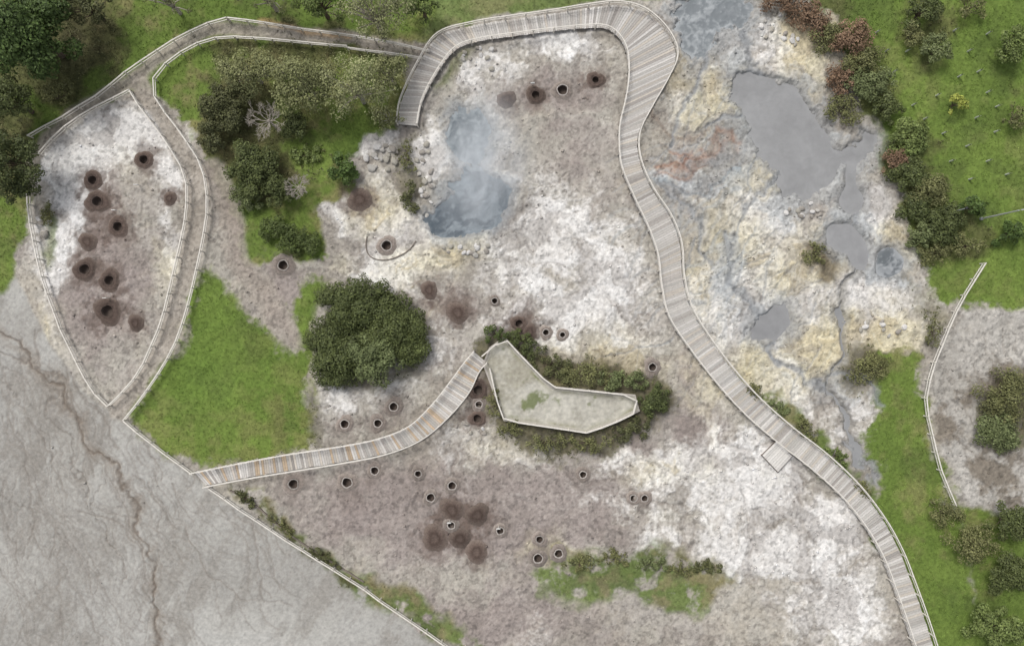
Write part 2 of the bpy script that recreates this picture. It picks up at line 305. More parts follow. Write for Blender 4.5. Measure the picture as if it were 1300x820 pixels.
# pits
PITS = [
 (183, 203, 12, 'h', 'dark steaming cooking pit alone near the upper point of the fenced left enclosure'),
 (118, 229, 12, 'h', 'upper of two touching dark pits in the upper left of the fenced enclosure'),
 (124, 256, 14, 'h', 'lower of two touching dark pits in the upper left of the fenced enclosure'),
 (150, 288, 13, 'h', 'dark pit with a white marker post, midway down the fenced left enclosure'),
 (112, 307, 11, 'c', 'filled brown soil mound midway down the left side of the fenced enclosure'),
 (108, 342, 14, 'h', 'open dark pit nearest the left fence in the lower half of the enclosure'),
 (139, 356, 13, 'h', 'open dark pit just right of the pit nearest the left fence'),
 (137, 395, 16, 'h', 'largest dark pit in the lower part of the fenced left enclosure'),
 (173, 410, 10, 'c', 'lowest filled brown mound in the fenced left enclosure'),
 (216, 252, 8, 'c', 'small filled mound near the right fence of the left enclosure'),
 (643, 127, 10, 'c', 'filled brown mound, leftmost of the row of four near the top boardwalk'),
 (680, 121, 12, 'h', 'open brown pit, second from left in the row near the top boardwalk'),
 (714, 115, 12, 'r', 'open pit with grey ring, third from left in the row near the top boardwalk'),
 (756, 102, 11, 'h', 'open dark pit, rightmost of the row near the top boardwalk'),
 (457, 254, 14, 'c', 'lone filled brown mound on pale crust left of the steaming pools'),
 (491, 312, 11, 'r', 'grey ringed pit alone on the pale crust below left of the steaming pools'),
 (360, 337, 13, 'r', 'grey ringed pit on the bare earth path below the clipped hedge'),
 (545, 368, 11, 'c', 'dark damp filled mound right of the large dark shrub'),
 (581, 397, 14, 'c', 'wide dark damp mound between the large shrub and the terrace'),
 (628, 382, 7, 'r', 'tiny ringed pit above the dark mounds at the terrace top'),
 (659, 411, 10, 'h', 'dark open pit, leftmost of the cluster just above the terrace shrubs'),
 (672, 421, 9, 'c', 'small dark mound touching the leftmost pit above the terrace shrubs'),
 (693, 422, 9, 'r', 'small ringed pit, second from right above the terrace shrubs'),
 (714, 425, 7, 'r', 'smallest ringed pit, rightmost above the terrace shrubs'),
 (828, 466, 10, 'r', 'lone ringed pit between the terrace shrubs and the long boardwalk'),
 (607, 495, 12, 'h', 'top pit of the column of three right of the boardwalk to the terrace'),
 (608, 513, 9, 'r', 'middle pit of the column of three right of the boardwalk to the terrace'),
 (606, 531, 11, 'h', 'bottom pit of the column of three right of the boardwalk to the terrace'),
 (500, 516, 12, 'r', 'ringed pit below the large shrub, rightmost of three above the short boardwalk'),
 (480, 537, 10, 'r', 'ringed pit, middle of three above the short boardwalk'),
 (438, 538, 11, 'r', 'ringed pit, leftmost of three above the short boardwalk'),
 (476, 597, 9, 'r', 'ringed pit right under the middle of the short boardwalk'),
 (531, 601, 9, 'r', 'small ringed pit under the short boardwalk where it starts to climb'),
 (441, 612, 12, 'r', 'ringed pit below the short boardwalk, second from its left end'),
 (373, 614, 14, 'r', 'widest ringed pit, just below the left end of the short boardwalk'),
 (547, 631, 10, 'r', 'ringed pit upper left of the cluster of brown mounds at the bottom'),
 (574, 616, 10, 'r', 'ringed pit topmost of the cluster at the bottom centre'),
 (574, 647, 15, 'c', 'wide brown filled mound, upper left of the bottom mound cluster'),
 (606, 653, 13, 'c', 'brown filled mound, upper right of the bottom mound cluster'),
 (573, 666, 9, 'r', 'ringed pit with marker in the middle of the bottom mound cluster'),
 (552, 683, 15, 'c', 'wide dark brown mound, lower left of the bottom mound cluster'),
 (584, 683, 12, 'c', 'dark brown mound, lower middle of the bottom mound cluster'),
 (605, 700, 13, 'c', 'lowest brown mound of the bottom mound cluster'),
 (635, 673, 9, 'r', 'small ringed pit with a marker right of the bottom mound cluster'),
 (685, 684, 10, 'r', 'ringed pit, upper of the stacked pair right of the bottom mounds'),
 (683, 708, 11, 'r', 'ringed pit, lower of the stacked pair right of the bottom mounds'),
 (709, 702, 10, 'r', 'ringed pit just right of the stacked pair at the bottom'),
 (740, 602, 10, 'r', 'lone ringed pit below the terrace shrubs'),
 (804, 632, 8, 'r', 'left one of the touching pair of small ringed pits at lower right of centre'),
 (818, 632, 9, 'r', 'right one of the touching pair of small ringed pits at lower right of centre'),
]
for px, py, r, k, lb in PITS:
    sl = bbox([(px-36, py-36), (px+36, py+36)], 1)
    q = np.hypot(PX[sl]-px, PY[sl]-py)
    damp = sstep(r*2.2, r*.8, q+(n3[sl]-.5)*r*1.3+(n8[sl]-.5)*r*.9)
    kk = (damp*(random.uniform(.55, .75) if k != 'r' else random.uniform(.3, .55)))[..., None]
    col[sl] = col[sl]*(1-kk)+(L(106, 92, 84) if k != 'r' else L(122, 112, 105))*kk
    f = sstep(r*2.0, r*1.1, q)
    Z[sl] *= 1-f
    if k != 'c': Z[sl] -= sstep(r*.56, r*.40, q)*1.1
# fine grain
white = RG.normal(0, 1, PX.shape).astype(np.float32)
grain = 1+(n3-.5)*.08+(n4-.5)*.34+(rd2-.5)*.10*rough_+white*.055
grain = grain*(1-.35*flat)+1.0*.35*flat
speck = sstep(.80, .92, fbm(PX, PY, 4.2, 2, 33, con=2.2))*(1-veg)*(1-flat*.7)
col *= grain[..., None]
col *= (1-.28*speck)[..., None]
col = np.clip(col, .004, .85)

def gz(x, y):
    i = int(np.clip(np.searchsorted(xs, x), 0, NXX-1)); j = int(np.clip(np.searchsorted(-ys, -y), 0, NYY-1))
    return float(Z[j, i])
def gi(px, py):
    i = np.clip(np.searchsorted(PXA, px), 0, NXX-1); j = np.clip(np.searchsorted(PYA, py), 0, NYY-1)
    return j, i
# ------------------------------------------------------------------ materials
def mat(name, base=None, attr=None, rough=.9, nscale=6, namt=.25, bump=.0, bscale=20, spec=.25, metal=0):
    m = bpy.data.materials.new(name); m.use_nodes = True
    nt = m.node_tree; b = nt.nodes['Principled BSDF']
    b.inputs['Roughness'].default_value = rough; b.inputs['Specular IOR Level'].default_value = spec; b.inputs['Metallic'].default_value = metal
    tc = nt.nodes.new('ShaderNodeTexCoord')
    nz = nt.nodes.new('ShaderNodeTexNoise'); nz.inputs['Scale'].default_value = nscale; nz.inputs['Detail'].default_value = 6; nz.inputs['Roughness'].default_value = .65
    nt.links.new(tc.outputs['Object'], nz.inputs['Vector'])
    mr = nt.nodes.new('ShaderNodeMapRange'); mr.inputs['From Min'].default_value = .25; mr.inputs['From Max'].default_value = .75
    mr.inputs['To Min'].default_value = 1-namt; mr.inputs['To Max'].default_value = 1+namt
    nt.links.new(nz.outputs['Fac'], mr.inputs['Value'])
    vm = nt.nodes.new('ShaderNodeVectorMath'); vm.operation = 'SCALE'
    if attr:
        a = nt.nodes.new('ShaderNodeVertexColor'); a.layer_name = attr
        nt.links.new(a.outputs['Color'], vm.inputs[0])
    else:
        vm.inputs[0].default_value = tuple(float(q) for q in base)
    nt.links.new(mr.outputs['Result'], vm.inputs['Scale'])
    nt.links.new(vm.outputs['Vector'], b.inputs['Base Color'])
    if bump > 0:
        n2_ = nt.nodes.new('ShaderNodeTexNoise'); n2_.inputs['Scale'].default_value = bscale; n2_.inputs['Detail'].default_value = 5
        nt.links.new(tc.outputs['Object'], n2_.inputs['Vector'])
        bp = nt.nodes.new('ShaderNodeBump'); bp.inputs['Strength'].default_value = bump; bp.inputs['Distance'].default_value = .08
        nt.links.new(n2_.outputs['Fac'], bp.inputs['Height']); nt.links.new(bp.outputs['Normal'], b.inputs['Normal'])
    return m
M_ground = mat('ground_soil', attr='Col', rough=.92, nscale=3.4, namt=.12, bump=.4, bscale=8, spec=.2)
M_water = mat('mud_water', attr='Col', rough=.45, nscale=1.2, namt=.08, bump=.05, bscale=3, spec=.25)
M_leaf = mat('leaf', attr='Col', rough=.6, nscale=1.5, namt=.2, spec=.25)
M_grass = mat('grass_blade', attr='Col', rough=.7, nscale=1, namt=.1, spec=.2)
M_bark = mat('bark', base=L(104, 92, 80), nscale=9, namt=.35, bump=.4, bscale=20)
M_pale = mat('pale_bark', base=L(176, 168, 158), nscale=9, namt=.2)
M_deck = mat('weathered_deck', attr='Col', rough=.85, nscale=5, namt=.16, bump=.2, bscale=25)
M_wood = mat('weathered_rail', base=L(216, 211, 202), rough=.85, nscale=3, namt=.2)
M_beam = mat('grey_beam', base=L(118, 108, 100), rough=.9, nscale=5, namt=.25)
M_conc = mat('terrace_concrete', attr='Col', rough=.92, nscale=1.1, namt=.2, bump=.3, bscale=18)
M_kerb = mat('kerb_stone', base=L(178, 172, 164), rough=.9, nscale=4, namt=.2)
M_edge = mat('edging_stone', base=L(122, 114, 105), rough=.95, nscale=4, namt=.35, bump=.6, bscale=8)
M_soil = mat('dug_soil', attr='Col', rough=.98, nscale=5, namt=.35, bump=.8, bscale=14, spec=.1)
M_dark = mat('pit_shaft', base=L(92, 82, 76), rough=1, nscale=8, namt=.35, spec=.05)
M_stone = mat('rubble', attr='Col', rough=.9, nscale=8, namt=.25)
M_white = mat('white_paint', base=L(226, 226, 222), rough=.5, nscale=6, namt=.06)
M_guard = mat('faded_plastic_guard', base=L(196, 200, 188), rough=.7, nscale=6, namt=.1)
M_steel = mat('galvanised_steel', base=L(190, 192, 194), rough=.45, nscale=8, namt=.1, metal=.3)
M_black = mat('dark_metal', base=L(60, 60, 60), rough=.5, nscale=6, namt=.15)
M_glass = mat('lamp_glass', base=L(215, 215, 210), rough=.2, nscale=6, namt=.03)
# ------------------------------------------------------------------ mesh helpers
def link(o, parent=None):
    COL.objects.link(o)
    if parent: o.parent = parent
    return o
def mesh_np(name, V, F, C=None, m=None, parent=None, smooth=False):
    me = bpy.data.meshes.new(name); k = F.shape[1]
    me.vertices.add(len(V)); me.vertices.foreach_set('co', np.ascontiguousarray(V, np.float32).ravel())
    me.loops.add(F.size); me.loops.foreach_set('vertex_index', np.ascontiguousarray(F, np.int32).ravel())
    me.polygons.add(len(F)); me.polygons.foreach_set('loop_start', np.arange(0, F.size, k, dtype=np.int32))
    if smooth: me.polygons.foreach_set('use_smooth', np.ones(len(F), bool))
    me.update(calc_edges=True)
    if C is not None:
        a = me.color_attributes.new('Col', 'FLOAT_COLOR', 'POINT')
        c4 = np.ones((len(V), 4), np.float32); c4[:, :3] = C
        a.data.foreach_set('color', c4.ravel())
    if m: me.materials.append(m)
    return link(bpy.data.objects.new(name, me), parent)
class MB:
    def __init__(s): s.v = []; s.f = []; s.c = []
    def add(s, V, F, c=None):
        o = len(s.v); s.v += [tuple(map(float, q)) for q in V]; s.f += [tuple(i+o for i in f) for f in F]
        s.c += [tuple(c) if c is not None else (.4, .36, .33)]*len(V)
    def tube(s, pts, rad, n=7, c=None, caps=True):
        V = []; F = []
        pts = [Vector(p) for p in pts]
        for i, p in enumerate(pts):
            d = (pts[min(i+1, len(pts)-1)]-pts[max(i-1, 0)]).normalized()
            u = d.cross(Vector((0, 0, 1)) if abs(d.z) < .9 else Vector((1, 0, 0))).normalized(); w = d.cross(u)
            for k in range(n):
                a = 2*math.pi*k/n; V.append(p+(u*math.cos(a)+w*math.sin(a))*rad[i])
        for i in range(len(pts)-1):
            for k in range(n):
                F.append((i*n+k, i*n+(k+1) % n, (i+1)*n+(k+1) % n, (i+1)*n+k))
        if caps: F.append(tuple(range(n))[::-1]); F.append(tuple((len(pts)-1)*n+k for k in range(n)))
        s.add(V, F, c)
    def beam(s, a, b, w, h, c=None): s.strip([a, b], w, h, c)
    def strip(s, P3, w, h, c=None):      # one continuous rail of rectangular section
        n = len(P3); V = []; F = []
        P3 = [Vector(p) for p in P3]
        for i, p in enumerate(P3):
            d = (P3[min(i+1, n-1)]-P3[max(i-1, 0)]).normalized(); u = d.cross(Vector((0, 0, 1))).normalized(); z = u.cross(d)
            for su, sz in ((-1, -1), (1, -1), (1, 1), (-1, 1)): V.append(p+u*su*w/2+z*sz*h/2)
        for i in range(n-1):
            for k in range(4): F.append((i*4+k, i*4+(k+1) % 4, (i+1)*4+(k+1) % 4, (i+1)*4+k))
        F.append((3, 2, 1, 0)); F.append(tuple((n-1)*4+k for k in range(4)))
        s.add(V, F, c)
    def prism(s, pts, z0, z1, c=None):
        n = len(pts); V = [(p[0], p[1], z0) for p in pts]+[(p[0], p[1], z1) for p in pts]
        F = [tuple(range(n))[::-1], tuple(range(n, 2*n))]+[(i, (i+1) % n, n+(i+1) % n, n+i) for i in range(n)]
        s.add(V, F, c)
    def lathe(s, prof, n=20, wob=None, c=None, cen=(0, 0), cols=None, cap=True):
        V = []; F = []
        for i, (r, z) in enumerate(prof):
            for k in range(n):
                a = 2*math.pi*k/n; q = 1 if wob is None else wob(a, i)
                V.append((cen[0]+r*q*math.cos(a), cen[1]+r*q*math.sin(a), z))
        for i in range(len(prof)-1):
            for k in range(n): F.append((i*n+k, i*n+(k+1) % n, (i+1)*n+(k+1) % n, (i+1)*n+k))
        if cap: F.append(tuple((len(prof)-1)*n+k for k in range(n)))
        o = len(s.v); s.add(V, F, c)
        if cols is not None:
            for i in range(len(prof)):
                for k in range(n): s.c[o+i*n+k] = tuple(cols[i])
    def build(s, name, m, parent=None, off=(0, 0, 0), smooth=False):
        me = bpy.data.meshes.new(name)
        me.from_pydata([(x-off[0], y-off[1], z-off[2]) for x, y, z in s.v], [], s.f)
        a = me.color_attributes.new('Col', 'FLOAT_COLOR', 'POINT')
        a.data.foreach_set('color', np.array([(c[0], c[1], c[2], 1) for c in s.c], np.float32).ravel())
        if smooth: me.polygons.foreach_set('use_smooth', [True]*len(me.polygons))
        me.materials.append(m); me.update()
        return link(bpy.data.objects.new(name, me), parent)
def tag(o, label=None, cat=None, group=None, kind=None):
    if label: o['label'] = label
    if cat: o['category'] = cat
    if group: o['group'] = group
    if kind: o['kind'] = kind
    return o
def empty(name, loc, label, cat, group=None):
    o = bpy.data.objects.new(name, None); o.location = loc; o.empty_display_size = .3; COL.objects.link(o)
    return tag(o, label, cat, group)
# ------------------------------------------------------------------ ground mesh
XX, YY = np.meshgrid(xs, ys)
V = np.stack([XX, YY, Z], -1).reshape(-1, 3)
idx = np.arange(NYY*NXX).reshape(NYY, NXX)
F = np.stack([idx[1:, :-1], idx[1:, 1:], idx[:-1, 1:], idx[:-1, :-1]], -1).reshape(-1, 4)
g = mesh_np('ground', V, F, col.reshape(-1, 3), M_ground, smooth=True)
tag(g, 'crusted volcanic ground with white, brown and grassy areas', 'ground', kind='structure')
for wi, (nm, lb, sl, d, c1, c2, kind) in enumerate(waters):
    ok = d > -8
    cell = ok[1:, :-1] | ok[1:, 1:] | ok[:-1, 1:] | ok[:-1, :-1]
    h, w = d.shape; loc = np.arange(h*w).reshape(h, w)
    f = np.stack([loc[1:, :-1], loc[1:, 1:], loc[:-1, 1:], loc[:-1, :-1]], -1)[cell]
    used = np.unique(f); rm = np.full(h*w, -1); rm[used] = np.arange(len(used)); f = rm[f]
    a = fbm(PX[sl]+WXA[sl]*1.8, PY[sl]+WYA[sl]*1.8, 14, 4, 40, con=2.4)
    b = fbm(PX[sl], PY[sl], 5, 3, 41)
    edge = sstep(7, -4, d)
    if kind == 'boil':
        cc = mix2(c1, c2, np.clip(sstep(.35, .95, a)*.7+sstep(.64, .85, b)*.4+edge*.6, 0, 1)); zz = -.17-.004*wi+(a-.5)*.03+(b-.5)*.035
    else:
        cc = mix2(c1, c2, np.clip(a*.3+n9[sl]*.35+n5[sl]*.2+edge*.35, 0, 1)); zz = -.18-.005*wi
    vv = np.stack([XX[sl], YY[sl], zz*np.ones_like(d)], -1).reshape(-1, 3)[used]
    o = mesh_np(nm, vv, f, cc.reshape(-1, 3)[used], M_water, smooth=True)
    tag(o, lb, 'mud pool' if nm != 'stream' else 'stream', kind='structure')
# ------------------------------------------------------------------ pits
for px, py, r, k, lb in PITS:
    x, y = P(px, py); R = r*S*random.uniform(.98, 1.16)
    root = empty('cooking_pit', (x, y, 0), lb, 'cooking pit', 'geothermal cooking pits')
    ph = [random.uniform(0, 6.28) for _ in range(5)]
    am = random.uniform(.6, 1.4)
    def wob(a, i, ph=ph, am=am): return 1+am*(.08*math.sin(2*a+ph[0]+i*.25)+.06*math.sin(3*a+ph[1]-i*.35)+.035*math.sin(7*a+ph[2]+i*.6))+random.uniform(-.045, .045)
    t = random.uniform(.85, 1.2)
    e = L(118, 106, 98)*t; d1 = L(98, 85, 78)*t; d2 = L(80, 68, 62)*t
    mb = MB()
    if k == 'c':
        prof = [(R*1.2, -.12), (R*1.0, .02), (R*.8, .12), (R*.6, .21), (R*.4, .26), (R*.2, .22), (R*.05, .19)]
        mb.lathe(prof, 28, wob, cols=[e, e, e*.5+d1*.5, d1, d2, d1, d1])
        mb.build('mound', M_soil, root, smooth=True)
    else:
        hr = R*random.uniform(.38, .48)
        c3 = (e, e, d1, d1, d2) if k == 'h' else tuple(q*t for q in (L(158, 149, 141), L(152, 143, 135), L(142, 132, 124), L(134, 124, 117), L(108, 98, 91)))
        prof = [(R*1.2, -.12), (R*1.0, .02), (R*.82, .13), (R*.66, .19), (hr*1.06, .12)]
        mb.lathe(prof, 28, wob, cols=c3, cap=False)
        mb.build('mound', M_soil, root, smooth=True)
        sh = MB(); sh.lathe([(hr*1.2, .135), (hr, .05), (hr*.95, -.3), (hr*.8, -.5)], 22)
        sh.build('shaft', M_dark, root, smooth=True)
        w = .10 if k == 'r' else .06
        zt = .20 if k == 'r' else .16
        rc = L(172, 165, 158)*random.uniform(.75, 1.08) if k == 'r' else L(102, 89, 82)*t
        rg = MB()
        rg.lathe([(hr+w, .05), (hr+w, zt-.01), (hr+w-.02, zt), (hr+.012, zt), (hr-.002, zt-.02), (hr-.002, .02)], 26, lambda a, i, ph=ph: 1+.035*math.sin(3*a+ph[3])+.03*math.sin(5*a+ph[4]), c=rc, cap=False)
        rg.build('rim', M_soil, root)
for px, py, hgt, lb in [(151, 268, .9, 'white marker plate on stake above the pit midway down the left enclosure'), (178, 236, .8, 'white marker plate on stake below the topmost pit of the left enclosure'),
                        (139, 378, .8, 'white marker plate on stake between the two lower pits of the left enclosure'), (571, 660, .8, 'white marker plate on stake in the bottom mound cluster'),
                        (633, 667, .9, 'white marker plate on stake by the small ringed pit right of the mound cluster'), (676, 108, .7, 'white marker plate on stake above the pits near the top boardwalk')]:
    x, y = P(px, py); z = gz(x, y)
    root = empty('marker_sign', (x, y, z), lb, 'sign', 'pit marker signs')
    mb = MB(); mb.tube([(0, 0, -.2), (0, 0, hgt)], [.04, .035], 8); mb.build('stake', M_wood, root)
    mb = MB(); mb.beam((-.2, -.05, hgt-.05), (.2, -.05, hgt+.0), .05, .3); mb.build('plate', M_white, root)
# stone edgings
def edging(pts, w, hgt, label):
    A = [P(a, b) for a, b in chaikin(pts, 2, False)]
    mb = MB(); mb.strip([(a[0], a[1], gz(*a)+hgt/2-.06) for a in A], w, hgt)
    o = mb.build('stone_edging', M_edge); tag(o, label, 'edging')
edging([(528, 306), (520, 318), (506, 326), (490, 331), (474, 329), (466, 322), (464, 310), (466, 300)], .10, .16, 'curved low stone edging around the ringed pit below left of the steaming pools')
edging([(292, 622), (325, 640), (350, 664), (384, 690), (420, 712), (462, 738)], .14, .22, 'thin dark curved edging beside the diagonal fence below the short boardwalk')
# ------------------------------------------------------------------ boardwalks
def catmull(pts, step=12):
    out = []
    n = len(pts)
    for i in range(n-1):
        p0 = pts[max(i-1, 0)]; p1 = pts[i]; p2 = pts[i+1]; p3 = pts[min(i+2, n-1)]
        for k in range(step):
            t = k/step
            out.append(tuple(.5*((2*p1[j])+(-p0[j]+p2[j])*t+(2*p0[j]-5*p1[j]+4*p2[j]-p3[j])*t*t+(-p0[j]+3*p1[j]-3*p2[j]+p3[j])*t**3) for j in range(len(p1))))
    out.append(tuple(pts[-1])); return out
def resample(pts, step, k=None):
    A = np.array(pts, float); kk = k or A.shape[1]
    if kk == 4: mid = (A[:, :2]+A[:, 2:])/2
    else: mid = A[:, :2]
    sl = np.concatenate([[0], np.cumsum(np.hypot(*np.diff(mid, axis=0).T))])
    n = max(2, int(round(sl[-1]/step))+1); t = np.linspace(0, sl[-1], n)
    return np.stack([np.interp(t, sl, A[:, j]) for j in range(A.shape[1])], 1)
post_me = {}
def post_object(h, parent, loc, name='post', m=None, r=.065):
    key = (h, r)
    if key not in post_me:
        mb = MB(); mb.tube([(0, 0, -.35), (0, 0, h-.03), (0, 0, h+.02)], [r*1.1, r, r*.7], 8)
        o = mb.build(name, m or M_wood); post_me[key] = o; o.parent = parent; o.location = loc; return o
    o = post_me[key].copy(); o.name = name; COL.objects.link(o); o.parent = parent; o.location = loc
    return o
def boardwalk(pairs, label, zt, tints, skip=None):
    pr = [(*P(a[0], a[1], zt), *P(b[0], b[1], zt)) for a, b in pairs]
    cm = catmull(pr, 14)
    A = resample(cm, .235)
    root = empty('boardwalk', (float((A[0, 0]+A[0, 2])/2), float((A[0, 1]+A[0, 3])/2), 0), label, 'boardwalk')
    off = root.location
    mb = MB(); patch = 1.0
    for i in range(len(A)-1):
        a = A[i]; b = A[i+1]
        e0 = random.uniform(-.03, .03); e1 = random.uniform(-.03, .03)
        gg = .115
        d = (a[2:]-a[:2]); d = d/np.linalg.norm(d)
        q = [a[:2], a[2:], b[2:]*(1-gg)+a[2:]*gg, b[:2]*(1-gg)+a[:2]*gg]
        q = [q[0]-d*e0, q[1]+d*e1, q[2]+d*e1, q[3]-d*e0]
        z = zt+random.uniform(-.006, .006)
        base = tints[min(int(random.random()**1.6*len(tints)), len(tints)-1)]
        if i % 11 == 0: patch = random.uniform(.94, 1.06)
        if i % 8 == 0: base = base*.84
        c = base*random.uniform(.88, 1.1)*patch
        mb.prism([tuple(p) for p in q][::-1], z-.05, z, c)
    mb.build('deck', M_deck, root, off)
    for f in (.08, .5, .92):
        bm = MB(); c2 = A[::4]
        bm.strip([(*(p[:2]*(1-f)+p[2:]*f), zt-.13) for p in c2], .1, .15)
        bm.build('bearer', M_beam, root, off)
    for side in (0, 1):
        e = A[:, :2] if side == 0 else A[:, 2:]
        o = A[:, 2:] if side == 0 else A[:, :2]
        n = (e-o); n = n/np.linalg.norm(n, axis=1)[:, None]
        E = e+n*.02
        R = resample([tuple(q) for q in E], .5)
        rb = MB(); rb.strip([(p[0], p[1], zt+.93) for p in R], .10, .05)
        hr = rb.build('handrail', M_wood, root, off)
        rb = MB(); rb.strip([(p[0], p[1], zt+.5) for p in R], .05, .07)
        rb.build('lower_rail', M_wood, root, off)
        for q in resample([tuple(q) for q in E], 2.1):
            post_object(.94+zt, hr, (q[0]-off[0], q[1]-off[1], 0.0))
    return root, A
TG = [L(194, 190, 184), L(205, 201, 196), L(184, 179, 173), L(174, 168, 162), L(196, 188, 177)]
main_pairs = [((505, 158), (530, 160)), ((510, 128), (537, 128)), ((530, 85), (556, 92)), ((556, 47), (578, 64)), ((600, 33), (608, 53)), ((650, 25), (655, 46)), ((700, 18), (703, 40)), ((750, 10), (748, 36)),
 ((785, 7), (772, 38)), ((818, 16), (788, 52)), ((846, 42), (796, 72)), ((858, 72), (797, 100)), ((846, 103), (793, 128)), ((826, 138), (786, 158)), ((810, 172), (785, 180)), ((812, 205), (788, 212)),
 ((827, 240), (804, 252)), ((850, 275), (822, 290)), ((863, 310), (834, 325)), ((866, 350), (838, 360)), ((876, 390), (848, 402)), ((900, 430), (877, 446)), ((932, 472), (910, 488)), ((965, 508), (945, 526)),
 ((1005, 543), (987, 562)), ((1045, 574), (1028, 594)), ((1085, 612), (1067, 630)), ((1118, 655), (1098, 670)), ((1140, 695), (1118, 706)), ((1155, 733), (1131, 740)), ((1172, 780), (1148, 788)), ((1188, 830), (1164, 838)), ((1202, 880), (1178, 886))]
boardwalk(main_pairs, 'long winding grey plank boardwalk curving from the top past the mud pools', .42, TG)
short_pairs = [((246, 599), (262, 616)), ((310, 586), (313, 606)), ((370, 575), (374, 596)), ((430, 566), (435, 586)), ((480, 556), (490, 575)), ((520, 540), (535, 557)), ((550, 512), (570, 528)), ((573, 483), (596, 497)), ((590, 460), (608, 472)), ((602, 446), (618, 460))]
boardwalk(short_pairs, 'short grey plank boardwalk climbing from the green meadow up to the terrace', .42, TG+[L(192, 172, 148), L(194, 185, 175)])
# landing beside the long boardwalk
zc = .40
q = [P(968, 578, zc), P(986, 560, zc), P(1006, 579, zc), P(988, 599, zc)]
root = empty('wooden_landing', (*P(987, 579, zc), 0), 'small square pale wooden landing attached to the lower left side of the long boardwalk', 'landing')
off = root.location; mb = MB(); n = 9
A0, B0, C0, D0 = [np.array(p) for p in q]
for i in range(n):
    t0 = i/n; t1 = (i+.9)/n
    mb.prism([tuple(A0+(D0-A0)*t0), tuple(A0+(D0-A0)*t1), tuple(B0+(C0-B0)*t1), tuple(B0+(C0-B0)*t0)], zc-.06, zc, L(214, 210, 204)*random.uniform(.85, 1.1))
mb.build('deck', M_deck, root, off)
mb = MB()
for a, b in ((A0, D0), (D0, C0), (A0, B0)):
    mb.beam((a[0], a[1], zc-.14), (b[0], b[1], zc-.14), .1, .14)
mb.build('frame', M_beam, root, off)
for p in (A0, D0, C0):
    mb = MB(); mb.tube([(p[0], p[1], -.3), (p[0], p[1], zc-.07)], [.08, .08], 8); mb.build('leg', M_beam, root, off)
# ------------------------------------------------------------------ fences
def fence(pts, label, h=.95, sm=2, sp=1.9, nr=2, w=.115, group='wooden post and rail fences', name='fence', zoff=0):
    pp = chaikin(pts, sm, False) if sm else pts
    W = [P(a, b, h) for a, b in pp]
    A = resample(W, sp)
    z0 = zoff if zoff else gz(A[0][0], A[0][1])
    root = empty(name, (float(A[0][0]), float(A[0][1]), z0), label, 'fence', group)
    off = root.location
    zz = [(zoff if zoff else gz(a[0], a[1])) for a in A]
    for k in range(nr):
        rb = MB()
        rb.strip([(a[0], a[1], z+h-.06-k*.42+random.uniform(-.03, .03)) for a, z in zip(A, zz)], w if k == 0 else w*.6, .09)
        rb.build('top_rail' if k == 0 else 'lower_rail', M_wood, root, off)
    for a, z in zip(A, zz):
        post_object(h, root, (a[0]-off[0], a[1]-off[1], z-off[2]))
fence([(286, 22), (262, 27), (230, 45), (190, 68), (150, 96), (120, 122), (75, 150), (48, 163), (34, 172)], 'pale rail fence on the outer side of the path in the top left')
fence([(440, 58), (380, 53), (300, 45), (265, 48), (236, 60), (206, 82), (190, 102), (196, 128), (216, 152), (240, 184), (258, 215), (263, 250), (258, 300), (246, 350), (234, 402), (220, 440), (200, 475), (175, 510), (155, 534)], 'long pale rail fence curving right of the left path down to the meadow')
fence([(162, 113), (178, 138), (200, 165), (222, 198), (236, 225), (237, 250), (230, 300), (217, 355), (205, 405), (188, 448), (168, 485), (136, 516)], 'pale rail fence forming the right side of the left pit enclosure')
fence([(162, 113), (130, 130), (95, 150), (68, 170), (48, 195)], 'short pale rail fence forming the upper left side of the left pit enclosure')
fence([(33, 236), (36, 280), (44, 325), (58, 372), (76, 420), (98, 465), (118, 500), (136, 516)], 'pale rail fence along the mud flat on the left side of the pit enclosure')
fence([(155, 534), (180, 555), (210, 578), (244, 603)], 'straight pale rail fence between meadow and mud flat')
fence([(264, 620), (300, 645), (340, 672), (390, 704), (436, 732), (500, 776), (580, 830)], 'straight pale rail fence running diagonally down from the short boardwalk to the bottom edge')
fence([(1252, 334), (1234, 362), (1214, 398), (1196, 440), (1180, 482), (1176, 512), (1184, 548), (1192, 585), (1204, 618), (1214, 642)], 'pale rail fence on the far right between the grass and grey rocky ground')
fence([(288, 22), (330, 27), (380, 36), (430, 42), (480, 50), (520, 58), (544, 64)], 'upper rail fence along the top path under the trees, reaching the long boardwalk', sm=1)
fence([(440, 60), (470, 64), (505, 68), (536, 73)], 'short rail fence at the top joining the trees to the long boardwalk', sm=1)
# ------------------------------------------------------------------ terrace
TZ = .45
tp = [(614, 462), (622, 442), (640, 428), (660, 450), (700, 491), (750, 496), (806, 502), (811, 521), (780, 536), (746, 549), (700, 542), (640, 533), (630, 505)]
tw = [P(a, b, TZ) for a, b in tp]
root = empty('viewing_terrace', (*P(690, 505, TZ), 0), 'pale concrete viewing terrace shaped like a bent arrowhead and ringed by shrubs', 'terrace', None)
off = root.location
mb = MB(); mb.prism(tw[::-1], -.3, TZ, L(176, 172, 160)); mb.build('slab', M_conc, root, off)
s_, d_ = sdf(tp, 0, 0.0, 4); ok = d_ > 3
h, w = d_.shape; loc = np.arange(h*w).reshape(h, w)
cell = ok[1:, :-1] & ok[1:, 1:] & ok[:-1, 1:] & ok[:-1, :-1]
f = np.stack([loc[1:, :-1], loc[1:, 1:], loc[:-1, 1:], loc[:-1, :-1]], -1)[cell]
used = np.unique(f); rm = np.full(h*w, -1); rm[used] = np.arange(len(used)); f = rm[f]
moss = np.exp(-(((PX[s_]-675)/17)**2+((PY[s_]-511)/14)**2))
